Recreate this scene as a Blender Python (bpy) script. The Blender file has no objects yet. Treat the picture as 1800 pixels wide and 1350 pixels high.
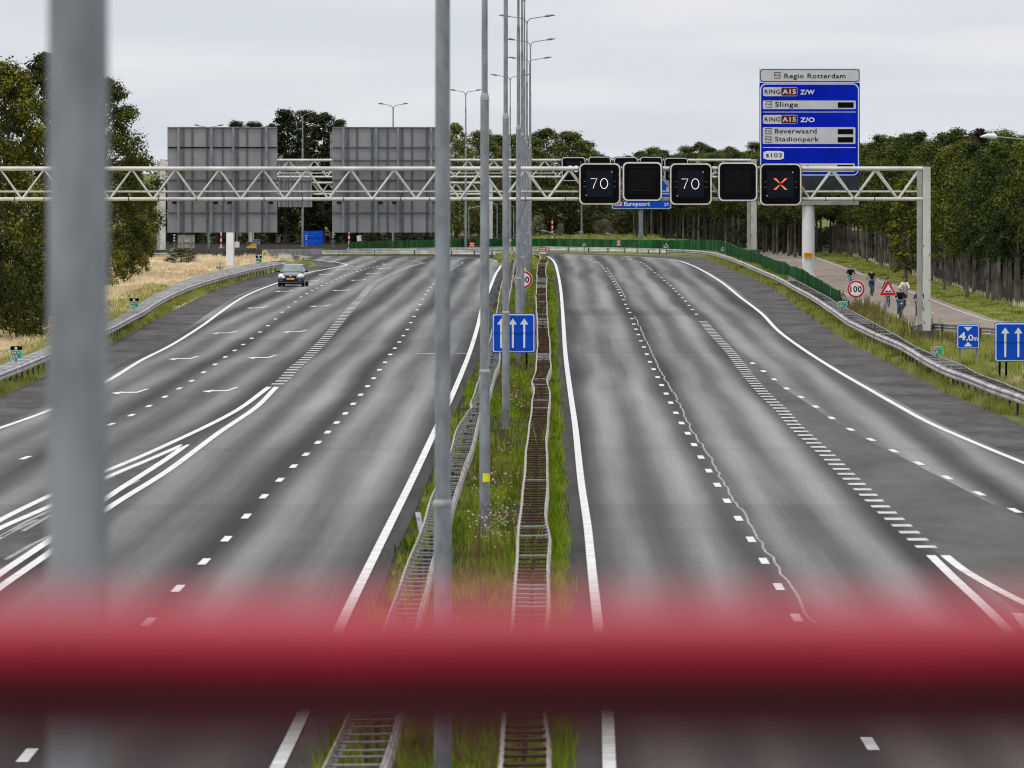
import bpy, bmesh, math, random
import numpy as np
from mathutils import Vector, Matrix
from mathutils.geometry import tessellate_polygon

SC = bpy.context.scene
COL = SC.collection
R = math.radians
rnd = random.Random(7)
rng = np.random.default_rng(11)

# ------------------------------------------------------------------ camera
# long lens on a viaduct, 7.7 m above the carriageway, looking along +Y
HC, F, PX, PY = 7.7, 18000.0, 972.0, 290.0      # eye height, focal length in photo pixels, optical axis
cd = bpy.data.cameras.new('camera')
cam = bpy.data.objects.new('camera', cd); COL.objects.link(cam)
cam.location = (0, 0, HC); cam.rotation_euler = (R(90), 0, 0)
cd.sensor_width = 36.0; cd.lens = 36.0 * F / 1800.0
cd.shift_x = (900 - PX) / 1800.0; cd.shift_y = (PY - 675) / 1800.0
cd.clip_start = 0.5; cd.clip_end = 12000
cd.dof.use_dof = True; cd.dof.focus_distance = 460; cd.dof.aperture_fstop = 8.0
SC.camera = cam
SC.cycles.filter_width = 1.1

# ------------------------------------------------------------------ sky, sun, exposure
SC.view_settings.view_transform = 'Standard'; SC.view_settings.look = 'None'
SC.view_settings.exposure = 0.0; SC.view_settings.gamma = 1.0
w = bpy.data.worlds.new("World"); SC.world = w; w.use_nodes = True
nt = w.node_tree; N = nt.nodes; L = nt.links; N.clear()
out = N.new('ShaderNodeOutputWorld'); bg = N.new('ShaderNodeBackground'); bg.inputs[1].default_value = 0.1
sky = N.new('ShaderNodeTexSky'); sky.sky_type = 'NISHITA'; sky.sun_disc = False
sky.sun_elevation = R(66); sky.sun_rotation = R(230); sky.dust_density = 3; sky.ozone_density = 1
tc = N.new('ShaderNodeTexCoord'); nrm = N.new('ShaderNodeVectorMath'); nrm.operation = 'NORMALIZE'
L.new(tc.outputs['Generated'], nrm.inputs[0])
sep = N.new('ShaderNodeSeparateXYZ'); L.new(nrm.outputs[0], sep.inputs[0])
ramp = N.new('ShaderNodeMapRange'); ramp.inputs[1].default_value = 0; ramp.inputs[2].default_value = 1
ramp.inputs[3].default_value = 1.0; ramp.inputs[4].default_value = 2.0
L.new(sep.outputs[2], ramp.inputs[0])
mp = N.new('ShaderNodeMapping'); mp.inputs['Scale'].default_value = (15, 15, 120); L.new(nrm.outputs[0], mp.inputs[0])
nz = N.new('ShaderNodeTexNoise'); nz.inputs['Scale'].default_value = 1.0; nz.inputs['Detail'].default_value = 5
nz.inputs['Roughness'].default_value = 0.5; L.new(mp.outputs[0], nz.inputs['Vector'])
cr = N.new('ShaderNodeValToRGB'); cr.color_ramp.elements[0].position = 0.40; cr.color_ramp.elements[1].position = 0.62
cr.color_ramp.elements[0].color = (0.672, 0.715, 0.768, 1); cr.color_ramp.elements[1].color = (0.815, 0.815, 0.84, 1)
L.new(nz.outputs[0], cr.inputs[0])
sc10 = N.new('ShaderNodeVectorMath'); sc10.operation = 'SCALE'; L.new(cr.outputs[0], sc10.inputs[0])
m10 = N.new('ShaderNodeMath'); m10.operation = 'MULTIPLY'; m10.inputs[1].default_value = 10.6
L.new(ramp.outputs[0], m10.inputs[0]); L.new(m10.outputs[0], sc10.inputs['Scale'])
mx = N.new('ShaderNodeMix'); mx.data_type = 'RGBA'; mx.inputs['Factor'].default_value = 0.93
L.new(sky.outputs[0], mx.inputs['A']); L.new(sc10.outputs[0], mx.inputs['B'])
L.new(mx.outputs['Result'], bg.inputs[0]); L.new(bg.outputs[0], out.inputs[0])
sd = bpy.data.lights.new('sun', 'SUN'); sun = bpy.data.objects.new('sun', sd); COL.objects.link(sun)
sd.energy = 1.75; sd.angle = R(10); sd.color = (1.0, 0.95, 0.87)
sun.rotation_euler = (R(24), 0, R(-50))

# ------------------------------------------------------------------ photo pixel -> place
def gp(x, y, z=0.0):                      # a photo point known to lie at height z
    s = (y - PY) / (HC - z)
    return Vector(((x - PX) / s, F / s, z))
def at(x, y, Y):                          # a photo point known to lie at distance Y
    return Vector(((x - PX) * Y / F, Y, HC - (y - PY) * Y / F))
def yb(y): return F * HC / (y - PY)       # distance of a ground point

# ------------------------------------------------------------------ materials
def mat(name, col, rough=0.6, metal=0.0, var=0.12, scale=3.0, spec=0.3, col2=None, stretch=(1, 1, 1), detail=4, coat=0, emit=None, estr=1.0, bump=0):
    m = bpy.data.materials.new(name); m.use_nodes = True
    n = m.node_tree.nodes; l = m.node_tree.links; p = n['Principled BSDF']
    p.inputs['Roughness'].default_value = rough; p.inputs['Metallic'].default_value = metal
    p.inputs['Specular IOR Level'].default_value = spec
    if coat: p.inputs['Coat Weight'].default_value = coat; p.inputs['Coat Roughness'].default_value = 0.1
    if emit: p.inputs['Emission Color'].default_value = (*emit, 1); p.inputs['Emission Strength'].default_value = estr
    c = Vector(col); lo = col2 if col2 else tuple(c * (1 - var * 1.6)); hi = col if col2 else tuple(min(1, v * (1 + var)) for v in col)
    t = n.new('ShaderNodeTexCoord'); mpn = n.new('ShaderNodeMapping'); mpn.inputs['Scale'].default_value = stretch
    l.new(t.outputs['Object'], mpn.inputs[0])
    z = n.new('ShaderNodeTexNoise'); z.inputs['Scale'].default_value = scale; z.inputs['Detail'].default_value = detail
    l.new(mpn.outputs[0], z.inputs['Vector'])
    r = n.new('ShaderNodeValToRGB'); r.color_ramp.elements[0].position = 0.35; r.color_ramp.elements[1].position = 0.65
    r.color_ramp.elements[0].color = (*lo, 1); r.color_ramp.elements[1].color = (*hi, 1)
    l.new(z.outputs[0], r.inputs[0]); l.new(r.outputs[0], p.inputs['Base Color'])
    if bump:
        b = n.new('ShaderNodeBump'); b.inputs['Strength'].default_value = bump; b.inputs['Distance'].default_value = 0.02
        l.new(z.outputs[0], b.inputs['Height']); l.new(b.outputs[0], p.inputs['Normal'])
    return m

def mth(n, l, op, a, b=None, c=None):
    k = n.new('ShaderNodeMath'); k.operation = op
    for i, v in enumerate((a, b, c)):
        if v is None: continue
        if isinstance(v, (int, float)): k.inputs[i].default_value = v
        else: l.new(v, k.inputs[i])
    return k.outputs[0]
def noise(n, l, vec, sx, sy, sz=1, detail=4, rough=0.5, off=0):
    q = n.new('ShaderNodeMapping'); q.inputs['Scale'].default_value = (sx, sy, sz); q.inputs['Location'].default_value = (off, off * .7, 0)
    l.new(vec, q.inputs[0]); z = n.new('ShaderNodeTexNoise'); z.inputs['Scale'].default_value = 1
    z.inputs['Detail'].default_value = detail; z.inputs['Roughness'].default_value = rough
    l.new(q.outputs[0], z.inputs['Vector']); return z.outputs[0]

def asphalt_lanes():
    m = bpy.data.materials.new('asphalt_lanes'); m.use_nodes = True
    n = m.node_tree.nodes; l = m.node_tree.links; p = n['Principled BSDF']
    p.inputs['Roughness'].default_value = 0.85; p.inputs['Specular IOR Level'].default_value = 0.12
    t = n.new('ShaderNodeTexCoord'); s = n.new('ShaderNodeSeparateXYZ'); l.new(t.outputs['Object'], s.inputs[0])
    vec = t.outputs['Object']; X, Y = s.outputs[0], s.outputs[1]
    wob = mth(n, l, 'MULTIPLY_ADD', noise(n, l, vec, .02, .011, detail=2), 1.1, -.55)
    lat = mth(n, l, 'ADD', mth(n, l, 'SUBTRACT', mth(n, l, 'ABSOLUTE', mth(n, l, 'ADD', X, 1.42)), 2.08), wob)
    c1 = mth(n, l, 'MULTIPLY_ADD', mth(n, l, 'COSINE', mth(n, l, 'MULTIPLY', lat, 2 * math.pi / 1.64)), -.5, .5)   # wheel tracks polished pale
    c2 = mth(n, l, 'MULTIPLY_ADD', mth(n, l, 'COSINE', mth(n, l, 'MULTIPLY', lat, 2 * math.pi / 3.28)), -.5, .5)
    tr = mth(n, l, 'MULTIPLY_ADD', c1, .46, mth(n, l, 'MULTIPLY', c2, .30))
    n1 = noise(n, l, vec, .55, .0065, detail=3); n2 = noise(n, l, vec, .8, .03, detail=4, off=5); n3 = noise(n, l, vec, .06, .004, detail=2, off=9)
    amp = mth(n, l, 'MULTIPLY_ADD', n3, 1.5, .22)
    v = mth(n, l, 'ADD', mth(n, l, 'MULTIPLY', tr, amp), mth(n, l, 'MULTIPLY_ADD', n1, 1.0, -.42))
    v = mth(n, l, 'ADD', v, mth(n, l, 'MULTIPLY_ADD', n2, .22, -.11))
    # transverse smears left by wet tyres: short in Y, wide in X
    n4 = noise(n, l, vec, .1, .14, detail=4, off=3)
    v = mth(n, l, 'ADD', v, mth(n, l, 'MULTIPLY_ADD', n4, .13, -.065))
    n5 = noise(n, l, vec, 2.6, .012, detail=4, off=7, rough=.65); v = mth(n, l, 'ADD', v, mth(n, l, 'MULTIPLY_ADD', n5, .34, -.17))
    r = n.new('ShaderNodeValToRGB'); e = r.color_ramp.elements
    e[0].position = 0.0; e[0].color = (.022, .022, .022, 1); e[1].position = 0.95; e[1].color = (.215, .218, .215, 1)
    k = e.new(.42); k.color = (.080, .081, .080, 1)
    l.new(v, r.inputs[0])
    g = noise(n, l, vec, 24, 1.6, 14, detail=3, rough=.7)
    g2 = mth(n, l, 'MULTIPLY_ADD', g, 1.1, .44); g2 = mth(n, l, 'MULTIPLY', g2, mth(n, l, 'MULTIPLY_ADD', mth(n, l, 'LESS_THAN', Y, 232), -.13, 1.0))  # nearer paving slightly darker: section tone plus lens falloff put in colour
    # paving seams across the road and a re-laid darker strip
    def band(y, hw): return mth(n, l, 'COMPARE', Y, y, hw)
    seam = mth(n, l, 'MAXIMUM', mth(n, l, 'MAXIMUM', band(530, .55), band(419, .35)), mth(n, l, 'MAXIMUM', band(600, .4), band(277, .25)))
    dark = mth(n, l, 'MULTIPLY', mth(n, l, 'MULTIPLY', band(533, 11), mth(n, l, 'GREATER_THAN', X, -1)), mth(n, l, 'LESS_THAN', X, 7.4))
    f = mth(n, l, 'MULTIPLY', g2, mth(n, l, 'MULTIPLY_ADD', seam, -.32, 1.0)); f = mth(n, l, 'MULTIPLY', f, mth(n, l, 'MULTIPLY_ADD', dark, -.22, 1.0))
    sv = n.new('ShaderNodeVectorMath'); sv.operation = 'SCALE'; l.new(r.outputs[0], sv.inputs[0]); l.new(f, sv.inputs['Scale'])
    nearmix = n.new('ShaderNodeMix'); nearmix.data_type = 'RGBA'; nearmix.blend_type = 'MULTIPLY'   # older, browner paving section nearest the viaduct
    l.new(mth(n, l, 'LESS_THAN', Y, 160), nearmix.inputs['Factor']); l.new(sv.outputs[0], nearmix.inputs['A']); nearmix.inputs['B'].default_value = (.42, .35, .315, 1)
    l.new(nearmix.outputs['Result'], p.inputs['Base Color'])
    return m

def two_tone(name, c1, c2, c3, sc=(0.3, 0.06), rough=.95, spec=.1):
    m = bpy.data.materials.new(name); m.use_nodes = True
    n = m.node_tree.nodes; l = m.node_tree.links; p = n['Principled BSDF']
    p.inputs['Roughness'].default_value = rough; p.inputs['Specular IOR Level'].default_value = spec
    t = n.new('ShaderNodeTexCoord'); vec = t.outputs['Object']
    a = noise(n, l, vec, *sc, detail=5, rough=.6); b = noise(n, l, vec, sc[0] * 6, sc[1] * 6, 3, detail=4, off=4)
    v = mth(n, l, 'MULTIPLY_ADD', b, .45, mth(n, l, 'MULTIPLY_ADD', a, 1.2, -.3))
    r = n.new('ShaderNodeValToRGB'); e = r.color_ramp.elements
    e[0].position = .25; e[0].color = (*c1, 1); e[1].position = .85; e[1].color = (*c3, 1); k = e.new(.52); k.color = (*c2, 1)
    l.new(v, r.inputs[0]); l.new(r.outputs[0], p.inputs['Base Color'])
    return m

def leafy(name, cols, rough=.7, spec=.10, nscale=.6, trans=.09, objvar=.25, patch=None):
    m = bpy.data.materials.new(name); m.use_nodes = True
    n = m.node_tree.nodes; l = m.node_tree.links; p = n['Principled BSDF']; o = n['Material Output']
    p.inputs['Roughness'].default_value = rough; p.inputs['Specular IOR Level'].default_value = spec
    g = n.new('ShaderNodeNewGeometry'); t = n.new('ShaderNodeTexCoord'); oi = n.new('ShaderNodeObjectInfo')
    a = noise(n, l, t.outputs['Object'], nscale, nscale if not patch else patch, nscale, detail=3)
    v = mth(n, l, 'MULTIPLY_ADD', g.outputs['Random Per Island'], .55 if not patch else .42, mth(n, l, 'MULTIPLY_ADD', a, .9, -.42) if not patch else mth(n, l, 'MULTIPLY_ADD', a, 2.3, -.98))
    v = mth(n, l, 'ADD', v, mth(n, l, 'MULTIPLY_ADD', oi.outputs['Random'], objvar * 2, -objvar + .12))
    r = n.new('ShaderNodeValToRGB'); e = r.color_ramp.elements
    e[0].position = .02; e[0].color = (*cols[0], 1); e[1].position = .95; e[1].color = (*cols[-1], 1)
    for i, c in enumerate(cols[1:-1]):
        k = e.new(.02 + .93 * (i + 1) / (len(cols) - 1)); k.color = (*c, 1)
    l.new(v, r.inputs[0]); l.new(r.outputs[0], p.inputs['Base Color'])
    if trans:
        tr = n.new('ShaderNodeBsdfTranslucent'); l.new(r.outputs[0], tr.inputs[0]); mxs = n.new('ShaderNodeMixShader'); mxs.inputs[0].default_value = trans
        l.new(p.outputs[0], mxs.inputs[1]); l.new(tr.outputs[0], mxs.inputs[2]); l.new(mxs.outputs[0], o.inputs[0])
    return m

M = {}
M['lanes'] = asphalt_lanes()
M['shoulder'] = two_tone('asphalt_shoulder', (.028, .026, .025), (.064, .060, .058), (.105, .099, .095), (.5, .11))
M['innershoulder'] = two_tone('inner_asphalt', (.022, .020, .0195), (.040, .037, .036), (.062, .057, .055), (1.2, .06))
M['gore'] = two_tone('asphalt_gore', (.05, .052, .049), (.072, .075, .071), (.10, .104, .098), (.35, .05))
M['path'] = two_tone('asphalt_path', (.145, .118, .098), (.185, .152, .128), (.225, .19, .162), (.4, .05))
M['ground'] = two_tone('soil_ground', (.05, .056, .014), (.11, .12, .03), (.17, .175, .05), (.5, .08))
M['floor'] = two_tone('wood_floor', (.008, .007, .004), (.014, .012, .007), (.022, .02, .01), (.5, .2))  # leaf litter, near-black to carry the shade under the trees
M['soil'] = two_tone('dark_soil', (.012, .009, .006), (.022, .017, .010), (.035, .035, .012), (1.5, .2))
M['dryground'] = two_tone('dry_ground', (.36, .28, .155), (.48, .385, .24), (.58, .475, .315), (.25, .06))
M['lawn'] = two_tone('mown_ground', (.06, .085, .012), (.095, .13, .02), (.14, .165, .034), (.35, .06))
M['paint'] = mat('road_paint', (.62, .62, .605), .7, col2=(.43, .43, .42), detail=8, scale=1.6, spec=.2)
M['oldpaint'] = mat('worn_road_paint', (.52, .52, .49), .8, col2=(.28, .28, .265), scale=2.5, spec=.15)
M['tar'] = mat('joint_tar', (.24, .235, .24), .8, var=.2, scale=2)
M['galv'] = mat('galvanised_steel', (.235, .25, .265), .55, .2, col2=(.14, .15, .16), scale=4, detail=8, spec=.35, stretch=(1.5, 1.5, .6))
M['galvdark'] = mat('dark_galvanised_steel', (.17, .18, .19), .6, .3, var=.25, scale=4)
M['rail'] = mat('rail_steel', (.42, .41, .40), .6, .1, col2=(.20, .185, .175), scale=.8, spec=.4, detail=6)
M['railw'] = mat('weathered_rail_steel', (.40, .38, .36), .65, .1, col2=(.19, .15, .12), scale=1.3, detail=7)
M['rust'] = mat('rusty_plank', (.080, .046, .027), .9, var=.4, scale=3, detail=6, col2=(.03, .016, .010), spec=.05)
M['greyrung'] = mat('zinc_strip', (.20, .205, .21), .65, .1, var=.25, scale=3)
M['palerung'] = mat('pale_zinc_strip', (.36, .365, .37), .65, .1, var=.3, scale=3)
M['cream'] = mat('cream_paint', (.56, .56, .525), .5, col2=(.41, .405, .375), scale=.9, detail=7, spec=.3)
M['white'] = mat('white_paint', (.66, .67, .68), .4, var=.06, scale=1.0, spec=.4)
M['shadecream'] = mat('shaded_cream_paint', (.36, .36, .33), .5, var=.15, scale=1.0)  # darker copy of the cream, shade on the rear members put in colour
M['blue'] = mat('sign_blue', (.004, .066, .47), .6, var=.05, scale=.7, spec=.08)
M['blue2'] = mat('sign_deep_blue', (.001, .014, .42), .6, var=.12, scale=.5, spec=.06)
M['signwhite'] = mat('sign_white', (.66, .67, .70), .5, var=.05, scale=.8, spec=.3)
M['boardgrey'] = mat('sign_board_grey', (.52, .52, .54), .55, var=.05, scale=.8, spec=.3)
M['black'] = mat('black_paint', (.003, .003, .0035), .6, var=.3, scale=2, spec=.06)
M['ink'] = mat('black_lettering', (.006, .006, .007), .7, var=.1, spec=.06)
M['screen'] = mat('display_glass', (.006, .008, .014), .5, var=.15, scale=1, spec=.10)
M['fadedblue'] = mat('faded_sign_text', (.03, .16, .55), .6)
M['slate'] = mat('dark_slate_board', (.020, .024, .032), .6, var=.25, scale=1.2)
M['maroon'] = mat('route_tag_maroon', (.10, .006, .010), .5)
M['red'] = mat('sign_red', (.48, .012, .014), .45, var=.06)
M['palerail'] = mat('pale_rail_steel', (.62, .61, .60), .55, .05, var=.15, scale=1)  # paler steel for the two bend rails
M['darkrung'] = mat('weathered_grey_plank', (.085, .08, .075), .85, var=.4, scale=3, spec=.05)
M['green'] = mat('sign_green', (.006, .27, .15), .45, var=.06)
M['greenline'] = mat('sign_pale_green', (.35, .66, .52), .5)
M['ledwhite'] = mat('white_led', (.8, .75, .78), .5, emit=(1, .84, .88), estr=.85)
M['ledred'] = mat('red_led', (.8, .1, .05), .5, emit=(1, .13, .07), estr=1.0)
M['faint'] = mat('unlit_lamp_dots', (.012, .012, .013), .7, spec=.08)
M['panelback'] = mat('sign_back_aluminium', (.235, .235, .25), .55, .1, var=.10, scale=.9, detail=8, stretch=(1, 1, .35), spec=.3)
M['rib'] = mat('sign_back_rib', (.09, .09, .098), .6, var=.15)
M['fence'] = mat('green_fence_slats', (.009, .084, .019), .6, var=.4, scale=1.0, stretch=(1, 1, .3), spec=.15)
M['fencepost'] = mat('fence_post', (.22, .25, .22), .5)
M['concrete'] = mat('concrete', (.26, .255, .245), .85, var=.18, scale=1.2, detail=6)
M['concdark'] = mat('stained_concrete', (.10, .095, .085), .9, col2=(.035, .03, .025), scale=3, detail=6)
M['yellow'] = mat('yellow_paint', (.72, .48, .01), .5)
M['sticker'] = mat('yellow_sticker', (.75, .70, .02), .5)
M['plate'] = mat('yellow_number_plate', (.78, .46, .015), .5)
M['orange'] = mat('amber_plate', (.80, .36, .01), .5)
M['redrail'] = mat('red_rail_paint', (.25, .010, .022), .6, var=.08, scale=6, spec=0.0)
p_ = M['redrail'].node_tree.nodes['Principled BSDF']; p_.inputs['Sheen Weight'].default_value = .6; p_.inputs['Sheen Roughness'].default_value = .35; p_.inputs['Sheen Tint'].default_value = (1, .66, .69, 1)
M['trunk'] = mat('bark', (.20, .175, .14), .9, var=.35, scale=3, stretch=(1, 1, .35), col2=(.07, .06, .048), spec=.05)
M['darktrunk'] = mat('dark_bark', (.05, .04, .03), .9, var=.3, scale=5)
M['rustspot'] = mat('rust_spot', (.20, .075, .02), .9, var=.4, scale=8)
M['leaf_olive'] = leafy('olive_leaves', [(.007, .011, .002), (.030, .040, .006), (.095, .098, .010), (.23, .205, .022)], nscale=.45)
M['leaf_dark'] = leafy('dark_leaves', [(.005, .008, .003), (.015, .022, .006), (.036, .044, .010), (.070, .074, .018)], nscale=.4, objvar=.1)
M['leaf_wood'] = leafy('wood_leaves', [(.005, .009, .002), (.022, .037, .005), (.070, .094, .010), (.18, .19, .022)], nscale=.45, objvar=.28)
M['leaf_mid'] = leafy('warm_green_leaves', [(.007, .010, .002), (.030, .039, .005), (.085, .098, .010), (.19, .185, .022)], nscale=.45, objvar=.2)
M['leaf_far'] = leafy('far_leaves', [(.014, .018, .006), (.05, .06, .014), (.115, .12, .028), (.19, .18, .05)], nscale=.4, objvar=.28)
M['leaf_brown'] = leafy('brown_leaves', [(.010, .008, .005), (.026, .018, .011), (.048, .032, .018)], nscale=.5, objvar=.05)
M['leaf_lime'] = leafy('yellow_green_leaves', [(.05, .06, .006), (.11, .12, .010), (.18, .17, .02)], nscale=.5, objvar=.05)
M['leaf_pale'] = leafy('pale_leaves', [(.07, .075, .045), (.16, .165, .10), (.28, .27, .18)], nscale=.6, objvar=.05)
M['leaf_mauve'] = leafy('mauve_leaves', [(.07, .05, .045), (.14, .11, .075), (.18, .19, .09)], nscale=.6, objvar=.05)
M['grass'] = leafy('grass_blades', [(.035, .06, .004), (.11, .175, .008), (.19, .29, .012), (.25, .32, .022), (.33, .31, .08)], nscale=1.1, trans=.3, objvar=0, patch=.22)
M['grassy'] = leafy('verge_grass_blades', [(.075, .085, .016), (.17, .19, .035), (.25, .285, .055), (.32, .325, .09), (.38, .33, .15)], nscale=.9, trans=.3, objvar=0, patch=.16)
M['straw'] = leafy('straw_blades', [(.40, .31, .18), (.55, .44, .28), (.68, .56, .39), (.75, .65, .48)], nscale=.3, trans=.25, objvar=0, patch=.07)
M['weed'] = leafy('weed_stems', [(.07, .055, .02), (.16, .125, .045), (.22, .20, .05)], nscale=.6, trans=.2, objvar=0)
M['flower'] = leafy('seed_heads', [(.30, .20, .16), (.55, .45, .38), (.75, .72, .66)], trans=.1, objvar=0)
M['carpaint'] = mat('slate_blue_car_paint', (.045, .047, .075), .3, .35, var=.03, spec=.5, coat=.7)
M['carblack'] = mat('black_bumper_plastic', (.007, .008, .012), .45, var=.1)
M['glass'] = mat('car_glass', (.10, .13, .13), .06, var=.25, scale=1.6, spec=.8)
M['lamp'] = mat('headlamp_glass', (.72, .74, .76), .15, var=.08, scale=9, spec=.6)
M['chrome'] = mat('chrome_badge', (.6, .6, .62), .25, .9)
M['tyre'] = mat('tyre_rubber', (.012, .012, .013), .8)
M['rim'] = mat('wheel_rim', (.32, .33, .34), .4, .6)
M['skin'] = mat('skin', (.44, .24, .17), .6, var=.05)
M['skin2'] = mat('tanned_skin', (.23, .11, .065), .6, var=.05)
def cloth(name, c): return mat(name, c, .85, var=.18, scale=9, spec=.1)
M['c_black'] = cloth('black_cloth', (.009, .010, .013)); M['c_white'] = cloth('offwhite_cloth', (.62, .57, .50))
M['c_denim'] = cloth('denim', (.055, .095, .19)); M['c_pale'] = cloth('pale_denim', (.24, .28, .33)); M['c_grey'] = cloth('charcoal_cloth', (.03, .033, .04))
M['hair'] = mat('dark_hair', (.012, .008, .006), .6); M['hair2'] = mat('auburn_hair', (.13, .045, .018), .6)
M['bike'] = mat('bicycle_frame_paint', (.012, .012, .015), .4); M['basket'] = mat('grey_blue_crate', (.16, .22, .26), .6)
M['deck'] = two_tone('viaduct_asphalt', (.022, .022, .021), (.03, .03, .029), (.04, .04, .039), (.6, .6))
# ------------------------------------------------------------------ mesh builder
class MB:
    def __init__(s): s.v = []; s.f = []; s.m = []
    def add(s, vs, fs, mi=0):
        b = len(s.v); s.v += [tuple(v) for v in vs]; s.f += [tuple(i + b for i in f) for f in fs]; s.m += [mi] * len(fs); return s
    def box(s, x0, x1, y0, y1, z0, z1, mi=0):
        x0, x1 = min(x0, x1), max(x0, x1); y0, y1 = min(y0, y1), max(y0, y1); z0, z1 = min(z0, z1), max(z0, z1)
        return s.add([(x0, y0, z0), (x1, y0, z0), (x1, y1, z0), (x0, y1, z0), (x0, y0, z1), (x1, y0, z1), (x1, y1, z1), (x0, y1, z1)],
                     [(0, 3, 2, 1), (4, 5, 6, 7), (0, 1, 5, 4), (1, 2, 6, 5), (2, 3, 7, 6), (3, 0, 4, 7)], mi)
    def tube(s, path, rad, n=10, mi=0, cap=True):
        P = [Vector(p) for p in path]; k = len(P); rs = rad if isinstance(rad, (list, tuple)) else [rad] * k
        vs = []; up = None
        for i in range(k):
            t = (P[min(i + 1, k - 1)] - P[max(i - 1, 0)]).normalized()
            if up is None:
                up = Vector((0, 0, 1)) if abs(t.z) < .9 else Vector((0, 1, 0))
            a = t.cross(up).normalized(); up = a.cross(t).normalized()
            for j in range(n):
                q = 2 * math.pi * j / n
                vs.append(P[i] + (a * math.cos(q) + up * math.sin(q)) * rs[i])
        fs = [(i * n + j, i * n + (j + 1) % n, (i + 1) * n + (j + 1) % n, (i + 1) * n + j) for i in range(k - 1) for j in range(n)]
        if cap: fs += [tuple(range(n - 1, -1, -1)), tuple((k - 1) * n + j for j in range(n))]
        return s.add(vs, fs, mi)
    def lathe(s, c, prof, n=16, mi=0):                 # prof: (radius, z) from the bottom up
        return s.tube2([(Vector((c[0], c[1], c[2] + z)), r) for r, z in prof], n, mi)
    def tube2(s, pr, n, mi):
        vs = [(p.x + r * math.cos(2 * math.pi * j / n), p.y + r * math.sin(2 * math.pi * j / n), p.z) for p, r in pr for j in range(n)]
        k = len(pr)
        fs = [(i * n + j, i * n + (j + 1) % n, (i + 1) * n + (j + 1) % n, (i + 1) * n + j) for i in range(k - 1) for j in range(n)]
        fs += [tuple(range(n - 1, -1, -1)), tuple((k - 1) * n + j for j in range(n))]
        return s.add(vs, fs, mi)
    def prism(s, poly, y0, y1, mi=0):                  # poly: (x,z) outline, extruded from y0 (front) to y1
        n = len(poly)
        vs = [(x, y0, z) for x, z in poly] + [(x, y1, z) for x, z in poly]
        fs = [tuple(range(n)), tuple(range(2 * n - 1, n - 1, -1))] + [(i, i + n, (i + 1) % n + n, (i + 1) % n) for i in range(n)]
        return s.add(vs, fs, mi)

def mesh_obj(name, verts, faces, mats, parent=None, loc=(0, 0, 0), mi=None, smooth=False):
    o0 = Vector(loc) if parent is None else parent.matrix_world.translation
    if parent is not None and parent.parent is not None: o0 = Vector(parent['_o'])
    if parent is not None and '_o' in parent: o0 = Vector(parent['_o'])
    me = bpy.data.meshes.new(name)
    if isinstance(verts, np.ndarray): vv = (verts - np.array(o0)).tolist()
    else: vv = [(v[0] - o0.x, v[1] - o0.y, v[2] - o0.z) for v in verts]
    me.from_pydata(vv, [], faces)
    for m_ in (mats if isinstance(mats, (list, tuple)) else [mats]): me.materials.append(m_)
    if mi is not None and len(me.materials) > 1: me.polygons.foreach_set('material_index', mi)
    if smooth:
        me.polygons.foreach_set('use_smooth', [True] * len(me.polygons)); me.set_sharp_from_angle(angle=R(40))
    me.update()
    o = bpy.data.objects.new(name, me); COL.objects.link(o)
    o['_o'] = list(o0)
    if parent is None: o.location = o0
    else: o.parent = parent
    return o
def put(name, mb, mats, parent=None, loc=(0, 0, 0), smooth=True):
    return mesh_obj(name, mb.v, mb.f, mats, parent, loc, mb.m, smooth)
def thing(name, label, cat, loc, group=None):
    o = bpy.data.objects.new(name, None); COL.objects.link(o); o.location = loc; o.empty_display_size = .2
    o['_o'] = list(loc); o['label'] = label; o['category'] = cat
    if group: o['group'] = group
    return o
def tag(o, label, cat, group=None):
    o['label'] = label; o['category'] = cat
    if group: o['group'] = group
    return o
def struct(o, kind='structure'): o['kind'] = kind; return o
def dup(root, loc, scale=(1, 1, 1), rz=0.0, label=None, cat=None, group=None):
    r = root.copy(); COL.objects.link(r); r.location = loc; r.scale = scale; r.rotation_euler = (0, 0, rz); r['_o'] = list(loc)
    if label: r['label'] = label
    if cat: r['category'] = cat
    if group: r['group'] = group
    for ch in list(root.children):
        c = ch.copy(); COL.objects.link(c); c.parent = r
        for g in list(ch.children):
            d = g.copy(); COL.objects.link(d); d.parent = c
    return r

def smooth_path(pts, step=3.0):                        # Catmull-Rom through world points, resampled
    P = [Vector(p) for p in pts]
    P = [P[0] * 2 - P[1]] + P + [P[-1] * 2 - P[-2]]
    o = []
    for i in range(1, len(P) - 2):
        a, b, c, d = P[i - 1:i + 3]; n = max(1, int((c - b).length / step))
        ta = max((b - a).length, 1e-3) ** .5; tb = max((c - b).length, 1e-3) ** .5; tcc = max((d - c).length, 1e-3) ** .5
        t0, t1, t2, t3 = 0, ta, ta + tb, ta + tb + tcc
        for k in range(n):
            t = t1 + (t2 - t1) * k / n
            A1 = a * ((t1 - t) / (t1 - t0)) + b * ((t - t0) / (t1 - t0)); A2 = b * ((t2 - t) / (t2 - t1)) + c * ((t - t1) / (t2 - t1)); A3 = c * ((t3 - t) / (t3 - t2)) + d * ((t - t2) / (t3 - t2))
            B1 = A1 * ((t2 - t) / (t2 - t0)) + A2 * ((t - t0) / (t2 - t0)); B2 = A2 * ((t3 - t) / (t3 - t1)) + A3 * ((t - t1) / (t3 - t1))
            o.append(B1 * ((t2 - t) / (t2 - t1)) + B2 * ((t - t1) / (t2 - t1)))
    o.append(P[-2]); return o
def wpath(px, z=0.0, step=3.0, smooth=True):
    pts = [gp(p[0], p[1], p[2] if len(p) > 2 else z) for p in px]
    return smooth_path(pts, step) if smooth else pts
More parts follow.
